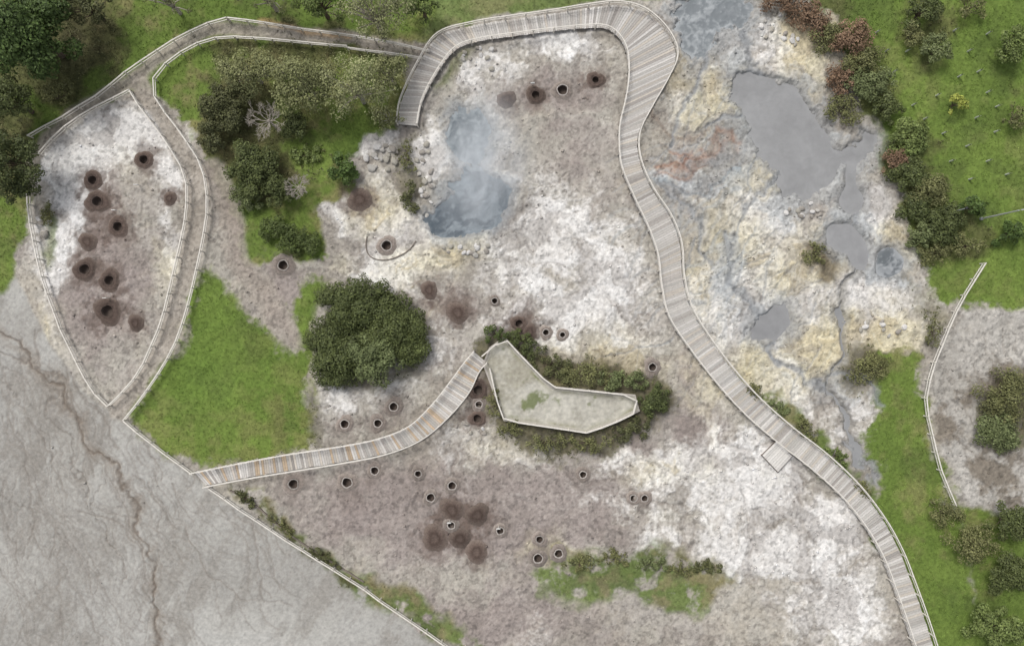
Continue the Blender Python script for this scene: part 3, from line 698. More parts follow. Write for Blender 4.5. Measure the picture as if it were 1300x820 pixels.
mm = sstep(.3, .85, moss*.9+(n3[s_]-.5)*.9+(n6[s_]-.5)*.5)
cc = mix2(mix2(L(168, 164, 152), L(198, 195, 185), np.clip(n2[s_]*.5+n8[s_]*.5, 0, 1)), L(150, 145, 128), sstep(.45, .9, n7[s_])*.6)*(1+(n4[s_]-.5)*.3)[..., None]
cc = mix2(cc, L(140, 138, 110), sstep(10, 3, d_)*n6[s_]*.8)
cc = mix2(cc, L(104, 114, 68), mm*.85)
vv = np.stack([XX[s_]*(H-TZ)/H-off[0], YY[s_]*(H-TZ)/H-off[1], np.full(d_.shape, TZ+.006)+mm*.04*n4[s_]], -1).reshape(-1, 3)[used]
mesh_np('paving', vv, f, cc.reshape(-1, 3)[used], M_conc, root)
kb = MB(); kb.strip([(a[0], a[1], TZ+.02) for a in tw+[tw[0]]], .2, .16)
kb.build('kerb', M_kerb, root, off)
fence([(622, 468), (630, 505), (640, 533), (700, 542), (746, 549), (780, 536), (811, 521), (806, 502), (750, 496), (700, 491), (660, 450), (640, 428), (612, 452)], 'pale wooden railing around the edge of the concrete terrace', sm=0, sp=1.7, name='railing', zoff=TZ, w=.12, group=None)
# ------------------------------------------------------------------ foliage
def ell_lobes(rx, ry, h, rot, seed, k=None, flat=.62):
    r = random.Random(seed); lobes = []
    m = min(rx, ry); k = k or int(12+rx*ry*1.6)
    k = min(k, 60)
    for i in range(k):
        a = i*2.39996+r.uniform(-.6, .6); q = math.sqrt((i+.5)/k)*.9*r.uniform(.78, 1.16)
        x = rx*q*math.cos(a); y = ry*q*math.sin(a)
        lr = m*r.uniform(.15, .38)*(1.1-.3*q); lr = max(lr, .22)
        ztop = h*(1-.5*q*q)*r.uniform(.72, 1.06)
        cz = max(ztop-lr*flat*1.1, lr*.3)
        X = x*math.cos(rot)-y*math.sin(rot); Y = x*math.sin(rot)+y*math.cos(rot)
        lobes.append((X, Y, cz, lr*r.uniform(.85, 1.2), lr*r.uniform(.85, 1.2), lr*flat*1.2, r.uniform(.84, 1.18)))
    return lobes
def crown(name, lobes, dens, size, cd, cl, seed, parent, inner=.22, asp=.6, stray=.12):
    rg = np.random.default_rng(seed); P_ = []; N_ = []; K_ = []
    for (x, y, z, a, b, c, t) in lobes:
        n = max(24, int(dens*math.pi*a*b*1.7))
        u = rg.normal(size=(n, 3)); u[:, 2] = np.abs(u[:, 2])*1.0-.25*rg.random(n); u /= np.linalg.norm(u, axis=1)[:, None]
        rad = np.where(rg.random(n) < inner, rg.uniform(.3, .85, n), rg.uniform(.82, 1.06+stray, n))
        lump = 1+.26*np.sin(u[:, 0]*5.1+t*40)*np.sin(u[:, 1]*6.3+t*17)*np.cos(u[:, 2]*4+t*9)
        p = u*rad[:, None]*lump[:, None]*np.array([a, b, c])+np.array([x, y, z])
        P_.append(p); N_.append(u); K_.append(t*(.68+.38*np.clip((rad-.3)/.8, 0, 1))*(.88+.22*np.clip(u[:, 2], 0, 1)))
    p = np.concatenate(P_); nn = np.concatenate(N_); k = np.concatenate(K_); n = len(p)
    p[:, 2] = np.maximum(p[:, 2], .03)
    nn = nn+np.array([0, 0, .55])+rg.normal(size=(n, 3))*.5; nn /= np.linalg.norm(nn, axis=1)[:, None]
    t = np.cross(nn, rg.normal(size=(n, 3))); t /= np.linalg.norm(t, axis=1)[:, None]; bb = np.cross(nn, t)
    s = (size*rg.uniform(.55, 1.25, n))[:, None]
    V = np.stack([p-t*s, p+bb*s*asp+nn*s*.15, p+t*s, p-bb*s*asp+nn*s*.15], 1).reshape(-1, 3)
    mixf = rg.random(n)*.75+.25*rg.random()
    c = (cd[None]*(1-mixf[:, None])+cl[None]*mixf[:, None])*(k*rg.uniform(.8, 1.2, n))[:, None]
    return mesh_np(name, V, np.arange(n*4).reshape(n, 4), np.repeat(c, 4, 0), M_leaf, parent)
TY = {  # dark, light, leaf size, density, bark
 'evergreen': (L(56, 72, 36), L(92, 112, 58), .15, 100, M_bark),
 'heather': (L(68, 71, 46), L(100, 102, 66), .11, 130, M_bark),
 'bush': (L(64, 72, 44), L(96, 104, 60), .11, 135, M_bark),
 'muted': (L(88, 98, 62), L(118, 126, 84), .11, 120, M_bark),
 'green': (L(82, 96, 52), L(120, 132, 76), .12, 110, M_bark),
 'olive': (L(104, 108, 70), L(142, 144, 100), .11, 72, M_pale),
 'pale': (L(114, 118, 80), L(156, 158, 114), .105, 52, M_pale),
 'rust': (L(104, 84, 66), L(142, 116, 94), .11, 95, M_bark),
 'yellow': (L(128, 136, 60), L(168, 172, 86), .14, 60, M_bark),
 'hedge': (L(66, 78, 44), L(96, 108, 58), .10, 160, M_bark),
 'scrub': (L(88, 91, 58), L(126, 126, 82), .10, 95, M_bark),
}
seedc = [100]
def plant(px, py, rx, ry, h, ty, label, group=None, rot=0, tree=False, k=None, lob=None):
    seedc[0] += 1; sd = seedc[0]
    cd, cl, size, dens, bark = TY[ty]
    hc = h*.6; f = S*(H-hc)/H
    x, y = P(px, py, hc); z = gz(x, y)
    z = max(z, -.1)
    root = empty('tree' if tree else 'shrub', (x, y, z), label, 'tree' if tree else 'shrub', group)
    lob = ell_lobes(rx*f, ry*f, h, -math.radians(rot), sd, k, .62 if not tree else .7)
    if tree: lob = [(a, b, max(c, h*.35), d, e, g_, t) for a, b, c, d, e, g_, t in lob]
    tm = MB(); r = random.Random(sd)
    hb = h*(.35 if tree else .12); tr = .04+.022*h
    if tree:
        tm.tube([(0, 0, -.3), (r.uniform(-.1, .1), r.uniform(-.1, .1), hb*.5), (0, 0, hb), (r.uniform(-.3, .3), r.uniform(-.3, .3), h*.7)], [tr*1.5, tr*1.1, tr, tr*.35], 8)
    else:
        tm.tube([(0, 0, -.2), (0, 0, hb), (0, 0, h*.55)], [tr, tr*.9, tr*.3], 6)
    for l in lob[::max(1, len(lob)//14)]:
        m = ((l[0])*.45+r.uniform(-.2, .2), l[1]*.45+r.uniform(-.2, .2), hb+(l[2]-hb)*.55)
        tm.tube([(0, 0, hb*.8), m, (l[0], l[1], l[2]+l[5]*(.85 if ty == 'pale' else .5))], [tr*.55, tr*.35, tr*.12], 5)
    tm.build('trunk' if tree else 'stems', bark, root)
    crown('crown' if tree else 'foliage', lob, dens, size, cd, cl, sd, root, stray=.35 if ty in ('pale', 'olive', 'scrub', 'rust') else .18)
    return root
pl = plant
pl(32, 42, 54, 54, 9, 'evergreen', 'large round dark green evergreen tree in the top left corner', tree=True)
pl(14, 205, 40, 48, 6, 'bush', 'green tree cut by the left edge below the corner tree', tree=True)
pl(8, 128, 34, 36, 6, 'bush', 'dark tree at the left edge just under the corner tree', tree=True)
pl(108, 8, 34, 24, 5, 'heather', 'dark brown-green tree right of the corner evergreen', tree=True)
pl(72, 120, 22, 16, 2, 'scrub', 'low scrub bush between corner tree and outer path fence')
pl(210, 0, 36, 14, 5, 'olive', 'olive tree at the top edge above the path fence', tree=True)
pl(336, -8, 46, 18, 6, 'olive', 'olive tree at the top edge above the upper path fence', tree=True)
pl(404, 2, 38, 22, 6, 'green', 'dull green tree at the top edge left of the pale tree', tree=True)
pl(472, 14, 52, 34, 8, 'pale', 'pale feathery olive tree at the top edge above the path fences', tree=True)
pl(450, 112, 54, 40, 7, 'pale', 'pale olive tree below the path fences, left of the boardwalk end', tree=True)
pl(494, 92, 24, 24, 5, 'olive', 'small olive tree between the pale tree and the boardwalk end', tree=True)
pl(386, 106, 44, 38, 6, 'olive', 'olive green tree right of the bare tree', tree=True)
pl(318, 92, 48, 30, 5, 'olive', 'olive tree between the path fence and the dark heather bushes', tree=True)
pl(492, 148, 20, 16, 2.5, 'olive', 'small olive bush just left of the end of the long boardwalk')
pl(536, 8, 24, 18, 4, 'green', 'slim green tree at the top outside the boardwalk corner', tree=True)
pl(285, 135, 36, 36, 3, 'heather', 'dark heathery shrub left of the bare tree')
pl(268, 172, 20, 22, 2.5, 'heather', 'dark shrub leaning at the long fence beside the left path')
pl(320, 215, 34, 40, 3, 'bush', 'dark heathery shrub below the bare tree')
pl(352, 244, 24, 22, 2.5, 'bush', 'dark shrub right of the bare-earth path top')
pl(372, 158, 20, 20, 2.2, 'bush', 'dark green bush right of the bare tree')
pl(312, 255, 24, 16, 1.6, 'muted', 'grey-green low bush at the top of the bare earth path')
pl(388, 196, 24, 14, .8, 'green', 'bright green low bush on the small lawn above the compact round bush')
pl(434, 213, 21, 20, 2.5, 'evergreen', 'compact round dark green bush by the pale rocks')
pl(365, 300, 47, 20, 1.7, 'hedge', 'clipped oblong dark green hedge tilted on the small lawn', rot=22, k=46)
pl(450, 390, 46, 38, 3.2, 'bush', 'upper left part of the large dark shrub clump right of the meadow', k=46)
pl(498, 424, 45, 46, 3.2, 'bush', 'right bush of the large dark shrub clump right of the meadow', k=46)
pl(428, 448, 40, 44, 3, 'bush', 'lower left bush of the large dark shrub clump right of the meadow', k=46)
pl(472, 457, 32, 33, 4.4, 'muted', 'round paler green tree rising from the large dark shrub clump', tree=True)
TS = 'low shrubs around the terrace'
pl(628, 424, 22, 13, 1.2, 'hedge', 'small shrub at the top corner of the terrace above the boardwalk end', TS)
pl(666, 436, 28, 16, 1.3, 'bush', 'shrub on the upper slope just right of the terrace tip', TS, 40)
pl(700, 462, 34, 19, 1.3, 'heather', 'dark shrub above the inner bend of the terrace', TS, 30)
pl(746, 476, 36, 17, 1.4, 'scrub', 'olive shrub above the middle of the terrace long edge', TS)
pl(792, 484, 36, 17, 1.4, 'muted', 'grey-green shrub above the right end of the terrace', TS)
pl(829, 508, 22, 24, 1.4, 'bush', 'dark shrub off the right point of the terrace', TS)
pl(803, 546, 34, 16, 1.2, 'heather', 'brown-green shrub under the right point of the terrace', TS, -25)
pl(748, 564, 38, 12, 1.2, 'scrub', 'olive shrub under the lower edge of the terrace', TS)
pl(692, 562, 40, 13, 1.2, 'scrub', 'olive shrub below the lower left edge of the terrace', TS)
pl(646, 545, 18, 12, 1.1, 'scrub', 'scrubby bush at the lower left corner of the terrace', TS)
pl(627, 512, 9, 26, 1.0, 'scrub', 'narrow scrub along the left edge of the terrace', TS)
RS = 'shrubs along the bank right of the mud ponds'
pl(1000, 0, 36, 20, 1.8, 'rust', 'reddish brown shrub at the top edge above the ponds', RS)
pl(1032, 22, 30, 24, 1.8, 'rust', 'second reddish brown shrub down the right bank', RS)
pl(1052, 44, 24, 22, 1.6, 'scrub', 'olive shrub between the reddish shrubs of the right bank', RS)
pl(1082, 48, 30, 28, 2.0, 'rust', 'reddish brown shrub bordering the right lawn near the top', RS)
pl(1096, 78, 28, 26, 1.8, 'scrub', 'olive shrub just below the reddish shrubs', RS)
pl(1070, 100, 22, 22, 1.4, 'rust', 'small reddish shrub on the upper pond bank', RS)
pl(1108, 108, 34, 26, 2.0, 'muted', 'broad grey-green shrub above the pond arm', RS)
pl(1126, 138, 24, 18, 1.6, 'bush', 'dark green shrub right above the pond arm tip', RS)
pl(1072, 138, 26, 22, 1.4, 'scrub', 'olive scrub overhanging the upper pond edge', RS)
pl(1154, 172, 28, 26, 1.8, 'green', 'green shrub right of the pond arm tip', RS)
pl(1138, 206, 18, 20, 1.5, 'rust', 'brownish low shrub right of the pond neck', RS)
pl(1156, 222, 26, 26, 1.8, 'bush', 'dark green shrub right of the small mud lobe', RS)
pl(1182, 244, 28, 28, 1.8, 'scrub', 'olive shrub in the middle of the right bank', RS)
pl(1166, 262, 22, 22, 1.6, 'bush', 'dark low shrub in the middle of the right bank nearest the mud', RS)
pl(1198, 286, 34, 28, 2.0, 'bush', 'wide dark green shrub at the lower right bank', RS)
pl(1170, 298, 20, 22, 1.5, 'muted', 'grey-green low shrub right of the round bubbling pool', RS)
pl(1190, 320, 26, 16, 1.4, 'scrub', 'olive low scrub at the foot of the right bank', RS)
pl(1228, 312, 26, 17, 1.6, 'scrub', 'olive bush at the lower end of the right bank above the fence', RS)
pl(1236, 262, 20, 15, 2.4, 'evergreen', 'isolated round very dark bush beside the lamp post')
pl(1284, 296, 24, 15, 2.0, 'evergreen', 'dark bush at the right edge under the lamp head')
pl(1172, 14, 26, 22, 2.4, 'bush', 'dark green bush at the top edge of the right lawn')
pl(1192, 62, 20, 24, 2.2, 'muted', 'grey-green bush in the upper right lawn')
pl(1158, 44, 16, 16, 1.8, 'scrub', 'small olive bush between the two larger bushes of the upper right lawn')
pl(1234, 8, 24, 16, 2, 'scrub', 'olive bush at the top edge of the upper right lawn')
pl(1288, 56, 22, 28, 2.6, 'green', 'green bush near the upper right corner')
pl(1292, 150, 16, 20, 2, 'scrub', 'scrubby bush at the right edge under the corner bush')
pl(1216, 131, 14, 14, 1.8, 'yellow', 'yellow-green plant alone on the upper right lawn', k=9)
pl(1278, 505, 32, 38, 2.2, 'scrub', 'olive shrub, upper one on the grey rocky ground at the right edge')
pl(1268, 548, 28, 28, 2, 'muted', 'grey-green shrub, lower one on the grey rocky ground at the right edge')
pl(1202, 652, 24, 20, 1.8, 'scrub', 'scrub at the lower end of the right fence')
pl(1240, 690, 38, 28, 2.2, 'scrub', 'wide scrub bush below the right fence end')
pl(1284, 664, 28, 30, 2.8, 'bush', 'dark shrub at the right edge below the grey rock')
pl(1284, 730, 32, 28, 2.5, 'bush', 'dark green shrub in the lower right corner')
pl(1268, 796, 38, 28, 2.5, 'green', 'green shrub below the lower right corner shrub')
BS = 'low shrubs at the bottom edge'
pl(736, 716, 22, 12, .6, 'scrub', 'leftmost low shrub of the bottom grassy patch', BS)
pl(780, 710, 26, 12, .5, 'scrub', 'second low shrub from left in the bottom grassy patch', BS)
pl(828, 716, 26, 12, .6, 'muted', 'middle grey-green low shrub of the bottom grassy patch', BS)
pl(868, 724, 20, 11, .5, 'scrub', 'second low shrub from right in the bottom grassy patch', BS)
pl(898, 720, 20, 11, .6, 'heather', 'rightmost darker low shrub of the bottom grassy patch', BS)
FS = 'low dark scrub along the diagonal bottom fence'
pl(312, 634, 20, 7, .6, 'heather', 'topmost low dark scrub along the diagonal bottom fence', FS, 36)
pl(356, 668, 24, 7, .6, 'scrub', 'olive low scrub midway along the diagonal bottom fence', FS, 38)
pl(408, 706, 26, 8, .7, 'heather', 'lowest low dark scrub along the diagonal bottom fence', FS, 34)
BR = 'low plants along the right side of the long boardwalk'
pl(958, 496, 14, 9, .6, 'scrub', 'topmost low plant along the right side of the long boardwalk', BR, 40)
pl(988, 518, 18, 10, .6, 'muted', 'second low plant down the right side of the long boardwalk', BR, 35)
pl(1022, 544, 24, 13, .8, 'scrub', 'widest low scrub along the right side of the long boardwalk', BR, 40)
pl(1064, 580, 20, 11, .7, 'green', 'fourth low plant down the right side of the long boardwalk', BR, 45)
pl(1096, 622, 14, 12, .7, 'scrub', 'lowest low plant beside the long boardwalk near the lower lawn', BR, 50)
pl(517, 200, 10, 24, 1.0, 'scrub', 'upper scrub on the rocky edge left of the steaming pools')
pl(520, 250, 12, 24, 1.0, 'heather', 'lower dark scrub on the rocky edge left of the steaming pools')
pl(1034, 322, 16, 15, .6, 'scrub', 'low dark scrub on a crusty hump left of the lower grey pond')
pl(59, 272, 9, 16, .9, 'scrub', 'small scrub just inside the left fence of the pit enclosure')
pl(1104, 468, 28, 20, 1.1, 'scrub', 'low scrub right of the mud stream', None)
pl(1186, 420, 12, 26, 1.0, 'scrub', 'narrow scrub on the left side of the right fence top')
# bare trees
def bare(px, py, h, spread, label):
    x, y = P(px, py, h*.6); z = gz(x, y); r = random.Random(int(px*7+py))
    root = empty('bare_tree', (x, y, z), label, 'tree', None)
    tm = MB(); tm.tube([(0, 0, -.3), (.05, 0, h*.25), (0, .05, h*.42)], [.13, .1, .08], 8); tm.build('trunk', M_pale, root)
    bm = MB()
    def br(p, d, l, rad, lev):
        q = p+d*l*.5+Vector((r.uniform(-.1, .1), r.uniform(-.1, .1), 0)); e = p+d*l
        bm.tube([p, q, e], [rad, rad*.8, rad*.55], 5)
        if lev == 0: return
        for i in range(r.choice((2, 3, 3))):
            nd = (d+Vector((r.uniform(-.8, .8), r.uniform(-.8, .8), r.uniform(-.25, .5)))).normalized()
            br(p+d*l*r.uniform(.45, 1), nd, l*r.uniform(.55, .8), rad*.66, lev-1)
    for i in range(11):
        a = i*.58+r.uniform(-.2, .2)
        br(Vector((0, 0, h*r.uniform(.3, .42))), Vector((math.cos(a)*spread, math.sin(a)*spread, r.uniform(.35, .9))).normalized(), h*.22, .042, 4)
    bm.build('branches', M_pale, root)
bare(336, 150, 5, .9, 'leafless grey-white tree with spreading branches among dark shrubs')
bare(376, 236, 3.4, 1, 'small leafless grey tree below right of the larger bare tree')
# ------------------------------------------------------------------ lamps and sapling guards
x, y = P(1245, 278); z = gz(x, y)
root = empty('street_lamp', (x, y, z), 'tall pale street lamp on the right lawn beside the dark round bush', 'street lamp')
mb = MB(); mb.tube([(0, 0, -.3), (0, 0, .25), (0, 0, .26), (0, 0, 5.3)], [.15, .15, .085, .06], 12); mb.build('pole', M_steel, root)
mb = MB(); mb.tube([(0, 0, 5.2), (.1, .02, 5.5), (.45, .05, 5.62)], [.06, .055, .05], 10); mb.build('arm', M_steel, root)
mb = MB(); mb.lathe([(.16, 5.62), (.2, 5.66), (.17, 5.74), (.05, 5.79)], 16, cen=(.6, .06)); mb.build('lamp_head', M_white, root)
mb = MB(); mb.lathe([(.14, 5.62), (.1, 5.57), (.02, 5.55)], 16, cen=(.6, .06)); mb.build('lamp_cover', M_glass, root)
x, y = P(1205, 270); z = gz(x, y)
root = empty('bollard_lamp', (x, y, z), 'short slim grey lamp post among the shrubs left of the tall lamp', 'lamp post')
mb = MB(); mb.tube([(0, 0, -.3), (0, 0, 2.6)], [.06, .045], 10); mb.build('pole', M_steel, root)
mb = MB(); mb.lathe([(.05, 2.6), (.13, 2.62), (.13, 2.78), (.04, 2.86)], 14); mb.build('lamp_head', M_black, root)
guards = [(1112, 42), (1124, 66), (1134, 92), (1158, 134), (1172, 152), (1196, 170), (1150, 66), (1216, 98), (1240, 92), (1252, 118), (1238, 150), (1262, 168), (1226, 186), (1206, 205), (1252, 205), (1276, 222), (1188, 122), (1230, 228), (1264, 136), (1228, 66), (1252, 44), (1210, 40)]
gp = None
for i, (a, b) in enumerate(guards):
    x, y = P(a, b); z = gz(x, y)
    root = empty('sapling_guard', (x, y, z), 'thin pale sapling guard tube with stake on the upper right lawn', 'sapling guard', 'pale sapling guards on the upper right lawn')
    if gp is None:
        mb = MB(); mb.lathe([(.08, -.05), (.08, .65), (.065, .65), (.065, .4)], 10, cap=False); g1 = mb.build('tube', M_guard, root)
        mb = MB(); mb.tube([(.105, 0, -.2), (.105, 0, .8)], [.025, .02], 6); g2 = mb.build('stake', M_wood, root)
        g3 = crown('sprig', [(0, 0, .73, .11, .11, .14, 1.)], 300, .05, L(70, 86, 42), L(112, 128, 66), 5, root); gp = (g1, g2, g3)
    else:
        for o in gp:
            c = o.copy(); COL.objects.link(c); c.parent = root
# ------------------------------------------------------------------ boulders
def rock_mesh(seed, c):
    rg = np.random.default_rng(seed)
    bm = bmesh.new(); bmesh.ops.create_icosphere(bm, subdivisions=2, radius=1)
    sh = rg.normal(size=(6, 3)); sh /= np.linalg.norm(sh, axis=1)[:, None]; cut = rg.uniform(.6, .85, 6)
    for v in bm.verts:
        p = np.array(v.co)
        for s_, k_ in zip(sh, cut):
            dd = p@s_
            if dd > k_: p = p-s_*(dd-k_)
        p *= np.array([1, .8, .62]); p *= 1+rg.uniform(-.05, .05); v.co = p
    me = bpy.data.meshes.new('boulder'); bm.to_mesh(me); bm.free()
    a = me.color_attributes.new('Col', 'FLOAT_COLOR', 'POINT'); a.data.foreach_set('color', np.tile(np.array([*c, 1], np.float32), len(me.vertices)))
    me.materials.append(M_stone); return me
RM = [rock_mesh(i, c) for i, c in enumerate([L(178, 174, 167), L(204, 201, 197), L(154, 148, 140), L(168, 163, 152)])]
def rocks(cx, cy, rx, ry, n, s0, s1, label, group):
    for i in range(n):
        a = random.uniform(0, 6.28); q = math.sqrt(random.random())
        x, y = P(cx+rx*q*math.cos(a), cy+ry*q*math.sin(a)); s = random.uniform(s0, s1)
        o = bpy.data.objects.new('boulder', random.choice(RM)); COL.objects.link(o)
        o.location = (x, y, gz(x, y)+s*.3); o.scale = (s, s*random.uniform(.8, 1.1), s*random.uniform(.7, 1)); o.rotation_euler = (random.uniform(-.2, .2), random.uniform(-.2, .2), random.uniform(0, 6.28))
        tag(o, label, 'boulder', group)
rocks(486, 196, 26, 24, 18, .28, .55, 'pale angular boulder in the rocky slope between pale trees and steaming pools', 'boulders on the slope left of the pools')
rocks(540, 225, 12, 62, 20, .22, .42, 'grey boulder on the left rim of the steaming pools', 'boulders on the left pool rim')
rocks(588, 318, 46, 8, 16, .2, .38, 'grey boulder on the lower rim of the steaming pools', 'boulders on the lower pool rim')
rocks(615, 74, 30, 16, 12, .2, .36, 'small pale boulder under the inner edge of the top boardwalk', 'boulders inside the top boardwalk')
rocks(985, 40, 34, 28, 14, .22, .42, 'pale yellowish boulder above the largest mud pond', 'boulders above the largest pond')
rocks(1022, 268, 28, 12, 12, .22, .42, 'crusty boulder between the largest pond and the lower pond', 'boulders between the ponds')
rocks(57, 285, 8, 14, 5, .3, .5, 'grey boulder just inside the left fence of the pit enclosure', 'boulders in the left enclosure')
rocks(596, 548, 24, 16, 8, .2, .32, 'small whitish boulder below the boardwalk near the column of three pits', 'boulders below the short boardwalk')
rocks(1120, 425, 30, 22, 10, .22, .42, 'yellowish crusty boulder right of the mud stream bend', 'boulders right of the stream')
# ------------------------------------------------------------------ stuff: grass, litter, rubble
def scatter(n, field, lo=(-14, -14), hi=(1314, 834)):
    px = RG.uniform(lo[0], hi[0], n); py = RG.uniform(lo[1], hi[1], n)
    j, i = gi(px, py); ok = RG.random(n) < field[j, i]
    return px[ok], py[ok], j[ok], i[ok]
Gm = np.clip(sstep(.2, .8, G*(.5+.8*n6)), 0, 1)
px, py, j, i = scatter(150000, Gm)
n = len(px); x = (px-650)*S; y = (410-py)*S; z = Z[j, i]
cb = col[j, i]*RG.uniform(.85, 1.5, n)[:, None]
Vs = []; Cs = []
for b in range(3):
    a = RG.uniform(0, 6.283, n); hgt = RG.uniform(.04, .13, n); ln = RG.uniform(.03, .16, n); w = RG.uniform(.02, .045, n)
    la = RG.uniform(0, 6.283, n)
    bx = x+RG.normal(0, .05, n); by = y+RG.normal(0, .05, n)
    p0 = np.stack([bx-np.cos(a)*w, by-np.sin(a)*w, z-.01], 1); p1 = np.stack([bx+np.cos(a)*w, by+np.sin(a)*w, z-.01], 1)
    p2 = np.stack([bx+np.cos(la)*ln, by+np.sin(la)*ln, z+hgt], 1)
    Vs.append(np.stack([p0, p1, p2], 1).reshape(-1, 3)); Cs.append(np.repeat(cb*RG.uniform(.85, 1.15, n)[:, None], 3, 0))
V = np.concatenate(Vs); C = np.concatenate(Cs)
o = mesh_np('grass', V, np.arange(len(V)).reshape(-1, 3), C, M_grass); tag(o, 'short tufted green and olive grass covering the lawns and banks', 'grass', kind='stuff')
# low ground cover
px, py, j, i = scatter(80000, np.clip(LT*.85*sstep(.25, .7, n6), 0, 1)); n = len(px)
x = (px-650)*S; y = (410-py)*S; z = Z[j, i]
Vs = []; Cs = []
for b in range(3):
    p = np.stack([x+RG.normal(0, .1, n), y+RG.normal(0, .1, n), z+RG.uniform(.03, .3, n)], 1)
    nn = RG.normal(size=(n, 3))*.6+np.array([0, 0, 1]); nn /= np.linalg.norm(nn, axis=1)[:, None]
    t = np.cross(nn, RG.normal(size=(n, 3))); t /= np.linalg.norm(t, axis=1)[:, None]; bb = np.cross(nn, t); s = RG.uniform(.05, .12, n)[:, None]
    Vs.append(np.stack([p-t*s, p+bb*s*.6, p+t*s, p-bb*s*.6], 1).reshape(-1, 3))
    mf = RG.random(n)[:, None]
    Cs.append(np.repeat((L(72, 75, 48)*(1-mf)+L(118, 119, 78)*mf)*RG.uniform(.7, 1.2, n)[:, None], 4, 0))
V = np.concatenate(Vs); C = np.concatenate(Cs)
o = mesh_np('ground_cover', V, np.arange(len(V)).reshape(-1, 4), C, M_leaf); tag(o, 'low leafy undergrowth between the shrubs', 'undergrowth', kind='stuff')
# rubble
px, py, j, i = scatter(62000, np.clip((.08+.5*sstep(.3, .7, WF)*sstep(.5, .85, n6)+.3*sstep(.5, .8, YF)*sstep(.4, .8, n6))*(1-veg)*(1-flat*.93)*(1-dep)*(1-sstep(.3, .8, BF)*.5), 0, 1)); n = len(px)
x = (px-650)*S; y = (410-py)*S; z = Z[j, i]; s = .03+.16*RG.random(n)**3.4
oct_ = np.array([(1, 0, 0), (0, 1, 0), (-1, 0, 0), (0, -1, 0), (0, 0, .8), (0, 0, -.6)], np.float32)
of = np.array([(0, 1, 4), (1, 2, 4), (2, 3, 4), (3, 0, 4), (1, 0, 5), (2, 1, 5), (3, 2, 5), (0, 3, 5)])
a = RG.uniform(0, 6.283, n); ca, sa = np.cos(a), np.sin(a)
q = oct_[None]*RG.uniform(.6, 1.3, (n, 6, 1))+RG.normal(0, .12, (n, 6, 3))
qx = q[..., 0]*ca[:, None]-q[..., 1]*sa[:, None]; qy = q[..., 0]*sa[:, None]+q[..., 1]*ca[:, None]
V = np.stack([qx*s[:, None]+x[:, None], qy*s[:, None]*.85+y[:, None], q[..., 2]*s[:, None]+z[:, None]+s[:, None]*.2], -1).reshape(-1, 3)
F = (of[None]+(np.arange(n)*6)[:, None, None]).reshape(-1, 3)
C = np.repeat(np.clip(col[j, i]*RG.uniform(.75, 1.3, n)[:, None], 0, .75), 6, 0)
o = mesh_np('rubble', V, F, C, M_stone); tag(o, 'loose stones and crust fragments strewn over the volcanic ground', 'rubble', kind='stuff')
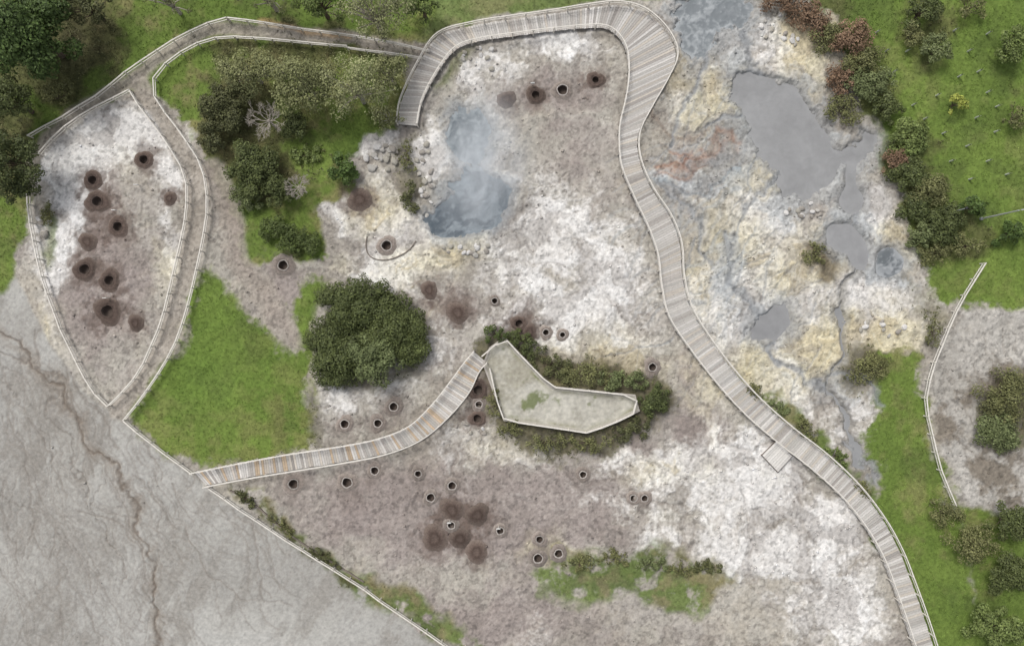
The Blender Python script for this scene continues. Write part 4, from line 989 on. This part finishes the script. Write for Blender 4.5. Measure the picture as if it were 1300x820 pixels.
# ------------------------------------------------------------------ steam over the two pools
def steam_mat():
    m = bpy.data.materials.new('steam'); m.use_nodes = True; nt = m.node_tree; nt.nodes.clear()
    out = nt.nodes.new('ShaderNodeOutputMaterial'); pv = nt.nodes.new('ShaderNodeVolumePrincipled')
    pv.inputs['Color'].default_value = (.97, .98, 1, 1); pv.inputs['Anisotropy'].default_value = .1
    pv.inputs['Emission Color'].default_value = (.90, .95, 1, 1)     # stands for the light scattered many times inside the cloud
    tc = nt.nodes.new('ShaderNodeTexCoord'); gr = nt.nodes.new('ShaderNodeTexGradient'); gr.gradient_type = 'SPHERICAL'
    nt.links.new(tc.outputs['Object'], gr.inputs['Vector'])
    nz = nt.nodes.new('ShaderNodeTexNoise'); nz.inputs['Scale'].default_value = 2.4; nz.inputs['Detail'].default_value = 5; nz.inputs['Distortion'].default_value = 1.2
    nt.links.new(tc.outputs['Object'], nz.inputs['Vector'])
    mr = nt.nodes.new('ShaderNodeMapRange'); mr.inputs['From Min'].default_value = .34; mr.inputs['From Max'].default_value = .72
    nt.links.new(nz.outputs['Fac'], mr.inputs['Value'])
    mu = nt.nodes.new('ShaderNodeMath'); mu.operation = 'MULTIPLY'; nt.links.new(gr.outputs['Fac'], mu.inputs[0]); nt.links.new(mr.outputs['Result'], mu.inputs[1])
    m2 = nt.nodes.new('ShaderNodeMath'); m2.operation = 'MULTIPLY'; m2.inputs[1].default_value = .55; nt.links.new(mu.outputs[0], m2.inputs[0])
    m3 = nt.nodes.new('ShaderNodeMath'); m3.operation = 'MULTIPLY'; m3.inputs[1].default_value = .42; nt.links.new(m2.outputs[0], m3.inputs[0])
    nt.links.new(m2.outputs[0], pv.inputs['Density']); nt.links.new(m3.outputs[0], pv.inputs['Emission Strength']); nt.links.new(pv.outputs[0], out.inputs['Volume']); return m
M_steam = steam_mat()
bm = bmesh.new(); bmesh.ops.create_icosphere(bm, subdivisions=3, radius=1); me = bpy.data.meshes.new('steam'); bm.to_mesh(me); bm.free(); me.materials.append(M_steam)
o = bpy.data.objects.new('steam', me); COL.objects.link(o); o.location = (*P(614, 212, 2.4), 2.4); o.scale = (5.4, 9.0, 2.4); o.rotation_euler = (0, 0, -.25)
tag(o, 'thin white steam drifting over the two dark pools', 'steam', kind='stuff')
# ------------------------------------------------------------------ light, world, camera
el, az = math.radians(55), math.radians(-35)
w = bpy.data.worlds.new('World'); sc.world = w; w.use_nodes = True
nt = w.node_tree; bg = nt.nodes['Background']
sky = nt.nodes.new('ShaderNodeTexSky'); sky.sky_type = 'NISHITA'; sky.sun_disc = False; sky.sun_elevation = el; sky.sun_rotation = az
sky.air_density = 1.0; sky.dust_density = 4.0; sky.ozone_density = 1.0
hs = nt.nodes.new('ShaderNodeHueSaturation'); hs.inputs['Saturation'].default_value = .3
nt.links.new(sky.outputs['Color'], hs.inputs['Color']); nt.links.new(hs.outputs['Color'], bg.inputs['Color'])
bg.inputs['Strength'].default_value = .138
sd = bpy.data.lights.new('sun', 'SUN'); sd.energy = 1.5; sd.angle = math.radians(16); sd.color = (1, .98, .94)
so = bpy.data.objects.new('sun', sd); COL.objects.link(so)
dv = Vector((math.sin(az)*math.cos(el), math.cos(az)*math.cos(el), math.sin(el)))
so.rotation_euler = dv.to_track_quat('Z', 'Y').to_euler(); so.location = dv*60
cd_ = bpy.data.cameras.new('camera'); cam = bpy.data.objects.new('camera', cd_); COL.objects.link(cam)
cam.location = (0, 0, H); cam.rotation_euler = (0, 0, 0)
cd_.sensor_fit = 'HORIZONTAL'; cd_.sensor_width = 36; cd_.lens = 36*H/(1300*S); cd_.clip_end = 3000
sc.camera = cam
sc.view_settings.view_transform = 'Standard'
try: sc.view_settings.look = 'None'
except Exception: pass
sc.view_settings.exposure = 0
